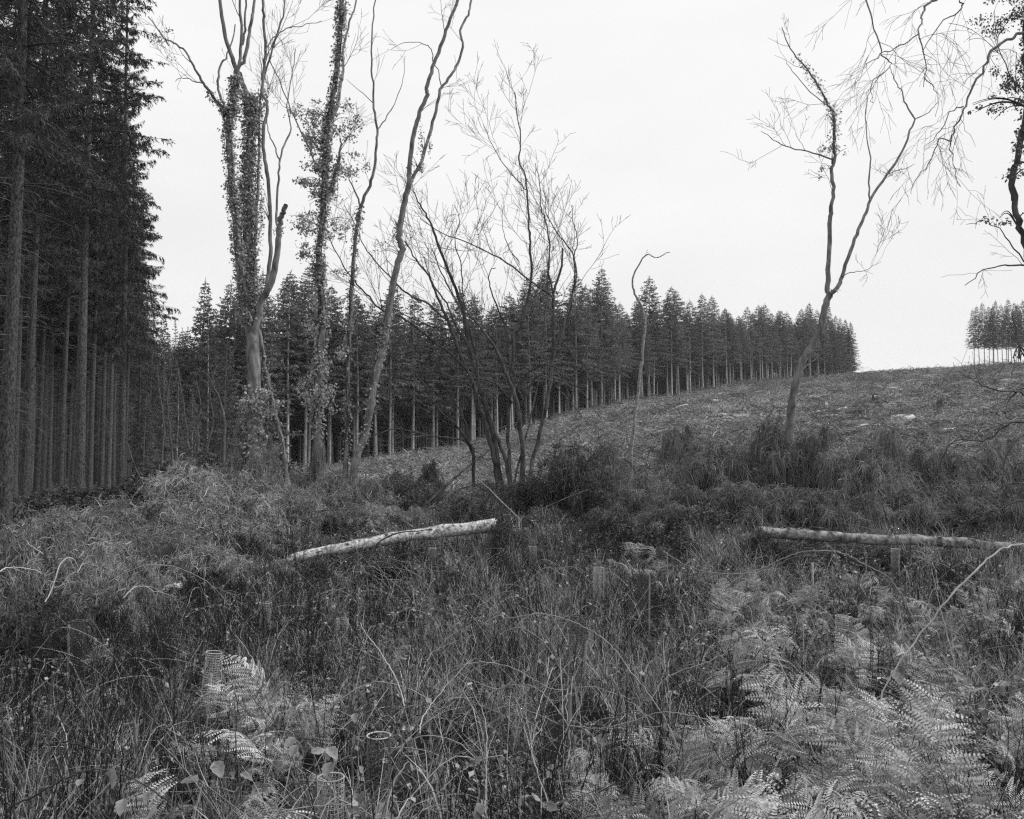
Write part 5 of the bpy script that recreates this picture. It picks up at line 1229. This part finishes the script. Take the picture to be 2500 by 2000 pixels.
# ------------------------------------------------------------------ ground cover nobody could count
def grass_tuft(seed, n=26, h=(0.25, 0.6), lean=0.6, wid=0.0046):
    global rng
    keep = rng; rng = np.random.default_rng(seed)
    mb = MB()
    az = rng.uniform(0, 6.28, n); hh = rng.uniform(h[0], h[1], n); le = np.abs(rng.normal(0, lean, n)) + 0.1
    s = np.linspace(0, 1, 5)[None, :]
    out = hh[:, None] * le[:, None] * (0.25 * s + 0.75 * s ** 2.2)
    zz = hh[:, None] * (s - 0.32 * le[:, None] * s ** 2.5)
    b = rng.normal(size=(n, 2)) * 0.05
    P = np.stack([b[:, :1] + np.cos(az)[:, None] * out, b[:, 1:] + np.sin(az)[:, None] * out, zz], -1)
    P += np.cumsum(rng.normal(size=P.shape), 1) * 0.008
    W = np.array([0.8, 1, 0.85, 0.55, 0.1])[None] * wid * rng.uniform(0.5, 1.4, n)[:, None]
    ribbons(mb, P, W, rng.beta(0.6, 1.1, n))
    rng = keep
    return mb.mesh('grass_tuft', 'dry_grass')
def weed_clump(seed, n=4, h=(0.5, 1.05)):
    global rng
    keep = rng; rng = np.random.default_rng(seed)
    st = []
    for i in range(n):
        hh = rng.uniform(*h); d = rng.normal(size=2) * 0.14
        s = np.linspace(0, 1, 7)
        p = np.stack([rng.normal() * 0.08 + d[0] * hh * s, rng.normal() * 0.08 + d[1] * hh * s, hh * s - 0.03], 1) + np.cumsum(rng.normal(size=(7, 3)), 0) * 0.006
        st.append((p, np.linspace(0.0048, 0.0022, 7)))
    l1 = grow(st, 4, (0.08, 0.34), ang=(15, 40), up=0.25, rmax=0.003, s0=0.3, npts=4)
    l2 = grow(l1, 3, (0.04, 0.12), ang=(20, 50), up=0.2, rmax=0.0022, s0=0.2, npts=3)
    mb = MB(); twig_mesh(mb, st + l1 + l2, 3)
    rng = keep
    return mb.mesh('weed_clump', 'weed')
def herb_clump(seed, n=34, r=0.26, h=0.40, leaf=(0.025, 0.075)):
    global rng
    keep = rng; rng = np.random.default_rng(seed)
    mb = MB()
    st = []
    for i in range(6):
        az = rng.uniform(0, 6.28); s = np.linspace(0, 1, 5)
        L = rng.uniform(0.5, 1) * r; hh = rng.uniform(0.3, 1) * h
        st.append((np.stack([np.cos(az) * L * s, np.sin(az) * L * s, hh * np.sin(s * 1.9)], 1), np.linspace(0.002, 0.001, 5)))
    twig_mesh(mb, st, 3)
    k = rng.integers(0, 6, n); f = rng.uniform(0.2, 1, n)
    c = np.array([[np.interp(f[i], np.linspace(0, 1, 5), st[k[i]][0][:, j]) for j in range(3)] for i in range(n)]) + rng.normal(size=(n, 3)) * 0.025
    l = rng.uniform(leaf[0], leaf[1], n)
    leaves(mb, c, nrm(rng.normal(size=(n, 3)) + [0, 0, -0.2]), nrm(rng.normal(size=(n, 3)) * 0.7 + [0, 0, 1]), l, l * rng.uniform(0.25, 0.42, n), rng.uniform(0, 1, n) ** 2.8)
    rng = keep
    return mb.mesh('herb_clump', 'herb')
def twig_litter(seed, n=14, r=0.35, L=(0.1, 0.4), rad=(0.002, 0.0042), m='litter'):
    global rng
    keep = rng; rng = np.random.default_rng(seed)
    mb = MB()
    az = rng.uniform(0, 6.28, n); ln = rng.uniform(L[0], L[1], n); el = rng.normal(0.1, 0.3, n)
    d = np.stack([np.cos(az) * np.cos(el), np.sin(az) * np.cos(el), np.sin(el)], 1)
    c = rng.normal(size=(n, 3)) * np.array([r, r, 0.08]) + [0, 0, 0.16]
    s = np.linspace(-0.5, 0.5, 4)[None, :, None]
    P = c[:, None] + d[:, None] * ln[:, None, None] * s + np.cumsum(rng.normal(size=(n, 4, 3)), 1) * 0.012
    tubes(mb, P, np.linspace(1, 0.5, 4)[None] * rng.uniform(rad[0], rad[1], n)[:, None], 3, tint=rng.uniform(0, 1, n))
    rng = keep
    return mb.mesh('twig_litter', m)
source('grass_tuft', [grass_tuft(600 + k) for k in range(4)] + [grass_tuft(610 + k, n=26, h=(0.4, 0.85), lean=0.35) for k in range(3)])
source('weed_clump', [weed_clump(620 + k) for k in range(5)])
source('herb_clump', [herb_clump(640 + k) for k in range(6)])
def straw_clump(seed, n=4):
    global rng
    keep = rng; rng = np.random.default_rng(seed)
    st = []
    for i in range(n):
        hh = rng.uniform(0.45, 1.0); d = rng.normal(size=2) * 0.5; bend = rng.normal(size=2) * 0.35
        q = np.linspace(0, 1, 8)
        st.append((np.stack([rng.normal() * 0.15 + (d[0] * q + bend[0] * q * q) * hh, rng.normal() * 0.15 + (d[1] * q + bend[1] * q * q) * hh, hh * (q - 0.25 * np.hypot(*bend) * 2 * q ** 3)], 1) + np.cumsum(rng.normal(size=(8, 3)), 0) * 0.006, np.linspace(0.0034, 0.0014, 8)))
    l1 = grow(st, 3, (0.06, 0.28), ang=(15, 45), up=0.2, rmax=0.002, s0=0.4, npts=4)
    mb = MB(); twig_mesh(mb, st + l1, 3)
    rng = keep
    return mb.mesh('straw_clump', 'straw')
def cane_arc(seed):
    global rng
    keep = rng; rng = np.random.default_rng(seed)
    st = []
    for i in range(2):
        L = rng.uniform(0.9, 1.7); h = rng.uniform(0.35, 0.8); a = rng.uniform(0, 6.28); q = np.linspace(0, 1, 14)
        c = np.cumsum(rng.normal(size=(14, 3)), 0) * 0.012
        st.append((np.stack([math.cos(a) * L * (q - 0.3), math.sin(a) * L * (q - 0.3), h * np.sin(np.pi * q ** 0.8) + 0.02], 1) + c, np.linspace(0.0048, 0.0024, 14)))
    mb = MB(); twig_mesh(mb, st, 4)
    k = rng.integers(0, 14, 14)
    c = np.array([st[j % 2][0][k[j]] for j in range(14)]); l = rng.uniform(0.04, 0.08, 14)
    leaves(mb, c, nrm(rng.normal(size=(14, 3)) - [0, 0, 0.5]), nrm(rng.normal(size=(14, 3)) + [0, 0, 1]), l, l * 0.38)
    rng = keep
    return mb.mesh('cane_arc', 'cane')
source('cane_arc', [cane_arc(690 + k) for k in range(6)])
source('straw_clump', [straw_clump(680 + k) for k in range(5)])
source('twig_litter', [twig_litter(660 + k) for k in range(4)])

def field(n, y0, y1, dens, k=0.66):
    """points over the clearing in front of the camera, kept with probability dens(x,y)"""
    y = np.sqrt(rng.uniform(y0 * y0, y1 * y1, n)); x = rng.uniform(-1, 1, n) * (y * k + 0.8)
    vis = np.ones(n, bool)
    for gx, gy in GUARDS:
        vis &= ~((np.abs(x - gx * y / gy) < 0.24) & (y > gy - 2.2) & (y < gy + 0.25) & (rng.random(n) < 0.93))
    pxx = x / y * F + 1250
    vis &= ~((pxx > 760) & (pxx < 1230) & (y > 15.5) & (y < 19) & (rng.random(n) < 0.6))
    vis &= ~((pxx > 1850) & (y > 17) & (y < 20) & (rng.random(n) < 0.6))
    keep = vis & (rng.random(n) < dens(x, y)) & ~((x / y < -0.47) & (y > 10.6) & (y < 13.6))
    x, y = x[keep], y[keep]
    return np.column_stack([x, y, ground(x, y) - 0.01])
FERNY = lambda x, y: (x / y > 0.19) & (y < 9.5)
P_ = field(6400, 3.9, 22, lambda x, y: np.clip(2.4 * lown(x, y, 2.2) - 0.75 + 0.35 * (x / y < -0.35) + 0.6 * (x / y < -0.3) * (y < 9.5) + 0.25 * (np.abs(x / y) < 0.12) * (y > 9) - 1.0 * FERNY(x, y) - 0.3 * (x / y > 0.22) * (y < 17), 0.03, 1))
scatter('dry_grass', 'grass_tuft', P_, 'pale dry grass matted over the whole clearing', tilt=0.2, scl=(0.6, 1.25))
P_ = field(5200, 3.8, 20, lambda x, y: np.clip(1.7 * lown(x + 7, y, 3.0) - 0.45 + 0.25 * (x / y < -0.2) - 0.5 * (x / y > 0.2), 0.03, 1))
scatter('weed_stems', 'weed_clump', P_, 'dark dead weed stems standing all over the clearing', tilt=0.1, scl=(0.6, 1.15))
P_ = field(9000, 3.8, 23, lambda x, y: np.clip(2.0 * lown(x - 3, y + 5, 2.4) - 0.35 - 0.45 * FERNY(x, y), 0.08, 1))
scatter('ground_herbs', 'herb_clump', P_, 'low leafy herbs and bramble sprays covering the clearing floor', tilt=0.2, scl=(0.6, 1.3))
P_ = field(4200, 4.6, 24, lambda x, y: np.full(len(x), 0.8))
scatter('twig_litter', 'twig_litter', P_, 'fallen twigs and dead stalks lying in the clearing', tilt=0.25, scl=(0.6, 1.5))

P_ = field(1500, 3.8, 19, lambda x, y: np.clip(1.6 * lown(x + 2, y - 4, 2.6) - 0.2, 0.1, 1))
scatter('straw_stalks', 'straw_clump', P_, 'thin pale dry stalks leaning every way over the clearing', tilt=0.2, scl=(0.6, 1.1))

P_ = field(330, 4.6, 17, lambda x, y: np.full(len(x), 0.9))
scatter('bramble_runners', 'cane_arc', P_, 'arching bramble runners criss-crossing the whole clearing', tilt=0.08, scl=(0.7, 1.15))

# rough cover of the felled slope
def hill_clump(seed, n=26, m='dry_grass'):
    global rng
    keep = rng; rng = np.random.default_rng(seed)
    mb = MB()
    az = rng.uniform(0, 6.28, n); h = rng.uniform(0.12, 0.5, n)
    b = rng.normal(size=(n, 2)) * 0.35
    s = np.linspace(0, 1, 3)[None, :]
    out = h[:, None] * rng.uniform(0.3, 1.6, n)[:, None] * s ** 1.5
    P = np.stack([b[:, :1] + np.cos(az)[:, None] * out, b[:, 1:] + np.sin(az)[:, None] * out, h[:, None] * (s - 0.4 * s * s) - 0.02], -1)
    ribbons(mb, P, np.array([1, 0.8, 0.2])[None] * rng.uniform(0.012, 0.035, n)[:, None], np.clip(rng.normal(0.42, 0.3, n), 0, 1))
    rng = keep
    return mb.mesh('hill_clump', 'hill_straw' if m == 'dry_grass' else m)
source('hill_clump', [hill_clump(700 + k) for k in range(4)] + [hill_clump(710 + k, 20, 'herb') for k in range(2)])
source('hill_brash', [twig_litter(720 + k, n=14, r=0.7, L=(0.4, 1.6), rad=(0.012, 0.03)) for k in range(4)])
def slope(n, y0, y1, pw=1.0):
    u = rng.uniform(-0.34, 0.62, n); y = y0 * (y1 / y0) ** (rng.random(n) ** pw)
    D = np.interp(u, _U, _D)
    x = u * y
    keep = y < D + 3
    x, y = x[keep], y[keep]
    return np.column_stack([x, y, ground(x, y) - 0.02])
P_ = slope(15000, 24, 330)
scatter('hill_grass', 'hill_clump', P_, 'tussocky pale grass on the felled slope', tilt=0.2, scl=0.6 + 0.010 * np.clip(P_[:, 1], 20, 120) * rng.uniform(0.5, 1.2, len(P_)))
P_ = slope(9000, 26, 260)
P_ = P_[rng.random(len(P_)) < np.clip(lown(P_[:, 0], P_[:, 1], 14.0) * 1.3, 0.1, 1)]
scatter('hill_brash', 'hill_brash', P_, 'scattered felling debris on the slope', tilt=0.15, scl=0.5 + 0.008 * P_[:, 1] * rng.uniform(0.5, 1.3, len(P_)))

# logs, stumps and slash that stand out on the slope
def Yhill(px, py):
    u = (px - 1250) / F
    ys = np.linspace(28, 330, 1500)
    z = ground(u * ys, ys)
    pp = at(px, py, 1.0); k = (pp[2] - CH)
    hit = np.where(z >= CH + k * ys)[0]
    return float(ys[hit[0]]) if len(hit) else 120.0
SL = [('sawn pale log lying by a low white stump on the slope', (2177, 1026), (2228, 1022), 8), ('white slab beside the sawn log on the slope', (2208, 1032), (2229, 1031), 12), ('pale log slanting on the slope right of the forked tree', (2042, 1010), (2066, 998), 8), ('thin dark log above the sawn one on the slope', (2190, 1000), (2222, 1006), 6),
      ('long thin pole lying on the slope below the sawn log', (2080, 1053), (2148, 1060), 4), ('pole slanting down right of the forked tree', (2005, 1025), (2045, 1052), 4), ('second pole crossing the slanting one', (1995, 1060), (2025, 1038), 4), ('pale log lying low on the slope right of the forked tree', (2096, 1048), (2118, 1042), 7),
      ('pale log beside the dark broom on the slope', (1968, 1043), (1990, 1044), 7), ('pale chunk high on the slope left of the forked tree', (1738, 983), (1752, 979), 6), ('pale pole on the right of the slope', (2205, 1058), (2250, 1047), 6), ('pole lying level right of the forked tree', (1955, 1014), (2000, 1004), 4), ('pale pole far right on the slope', (2300, 1058), (2330, 1045), 4),
      ('small pale log on the right of the slope', (2430, 966), (2450, 968), 7), ('thin pole in the upper slope', (2120, 978), (2150, 982), 4), ('thin pole lying left on the slope', (1640, 1005), (1680, 998), 3)]
for lab, a, b, w in SL:
    Ya = Yhill(*a); P0 = at(a[0], a[1], Ya); P1 = at(b[0], b[1], Ya * 1.01)
    s = np.linspace(0, 1, 6)[:, None]; P = P0 + (P1 - P0) * s
    P = P + rng.normal(size=P.shape) * 0.01
    P[:, 2] = np.maximum(P[:, 2], ground(P[:, 0], P[:, 1]) + 0.22)
    mb = MB(); tubes(mb, P - P0, np.full(6, w * Ya / F / 2 * 1.15), 8, cap=True)
    o = mb.build('felled_log' if w > 5 else 'felled_pole', 'dark_bark' if 'dark log' in lab else 'pale_bark', None, True); o.location = tuple(P0); tag(o, lab, 'log', 'felled timber on the slope')
for i, (px, py, w, h, m, lab) in enumerate([(2018, 1005, 7, 20, 'pale_bark', 'splintered white stump right of the forked tree on the slope'), (2137, 985, 16, 18, 'dark_bark', 'dark broad stump in the middle of the slope'), (2295, 1000, 14, 26, 'dark_bark', 'dark ragged stump on the right of the slope'), (2065, 995, 12, 10, 'bark', 'low stump beside the slanting pale log'), (1840, 1010, 8, 8, 'bark', 'small low stump left of the forked tree'), (2250, 1072, 20, 16, 'dark_bark', 'dark root stump near the broom on the right'), (2395, 910, 14, 8, 'dark_bark', 'dark stump close to the hill brow')]):
    Yv = Yhill(px, py); p = at(px, py, Yv); r = w * Yv / F / 2; hh = h * Yv / F
    t = thing('tree_stump', lab, 'stump', tuple(p), group='stumps on the slope')
    n = 12; th = np.arange(n) * 2 * np.pi / n
    V = []; 
    for z, k in ((-0.3, 1.7), (0.05, 1.35), (hh * 0.4, 1.02), (hh, 0.95)):
        for a in th: V.append((math.cos(a) * r * k * (1 + rng.normal() * 0.08), math.sin(a) * r * k * (1 + rng.normal() * 0.08), z + (rng.uniform(-0.4, 0.3) * hh if (z == hh and h > w) else 0)))
    V.append((0, 0, hh * 0.8))
    q = [(k * n + j, k * n + (j + 1) % n, (k + 1) * n + (j + 1) % n, (k + 1) * n + j) for k in range(3) for j in range(n)]
    tr = [(3 * n + j, 3 * n + (j + 1) % n, 4 * n) for j in range(n)]
    mb = MB(); mb.add(np.array(V), quads=q); mb.build('stump_side', m, t)
    mb = MB(); mb.add(np.array(V), tris=tr); mb.build('cut_face', 'cut_wood' if m != 'dark_bark' else 'bark', t)

# ------------------------------------------------------------------ thin mist
def haze():
    V = np.array([(x, y, z) for z in (-2, 110) for x, y in ((-960, -60), (960, -60), (960, 930), (-960, 930))], float)
    q = [(3, 2, 1, 0), (4, 5, 6, 7), (0, 1, 5, 4), (1, 2, 6, 5), (2, 3, 7, 6), (3, 0, 4, 7)]
    m = bpy.data.materials.new('mist'); m.use_nodes = True
    N = m.node_tree.nodes; N.clear()
    out = N.new('ShaderNodeOutputMaterial'); pv = N.new('ShaderNodeVolumePrincipled')
    pv.inputs['Color'].default_value = (0.97, 0.97, 0.97, 1)
    pv.inputs['Density'].default_value = 0.00014
    m.node_tree.links.new(pv.outputs[0], out.inputs['Volume'])
    MATS['mist'] = m
    mb = MB(); mb.add(V, quads=q); o = mb.build('haze', 'mist')
    tag(o, 'thin mist paling the far wood', kind='stuff')
haze()
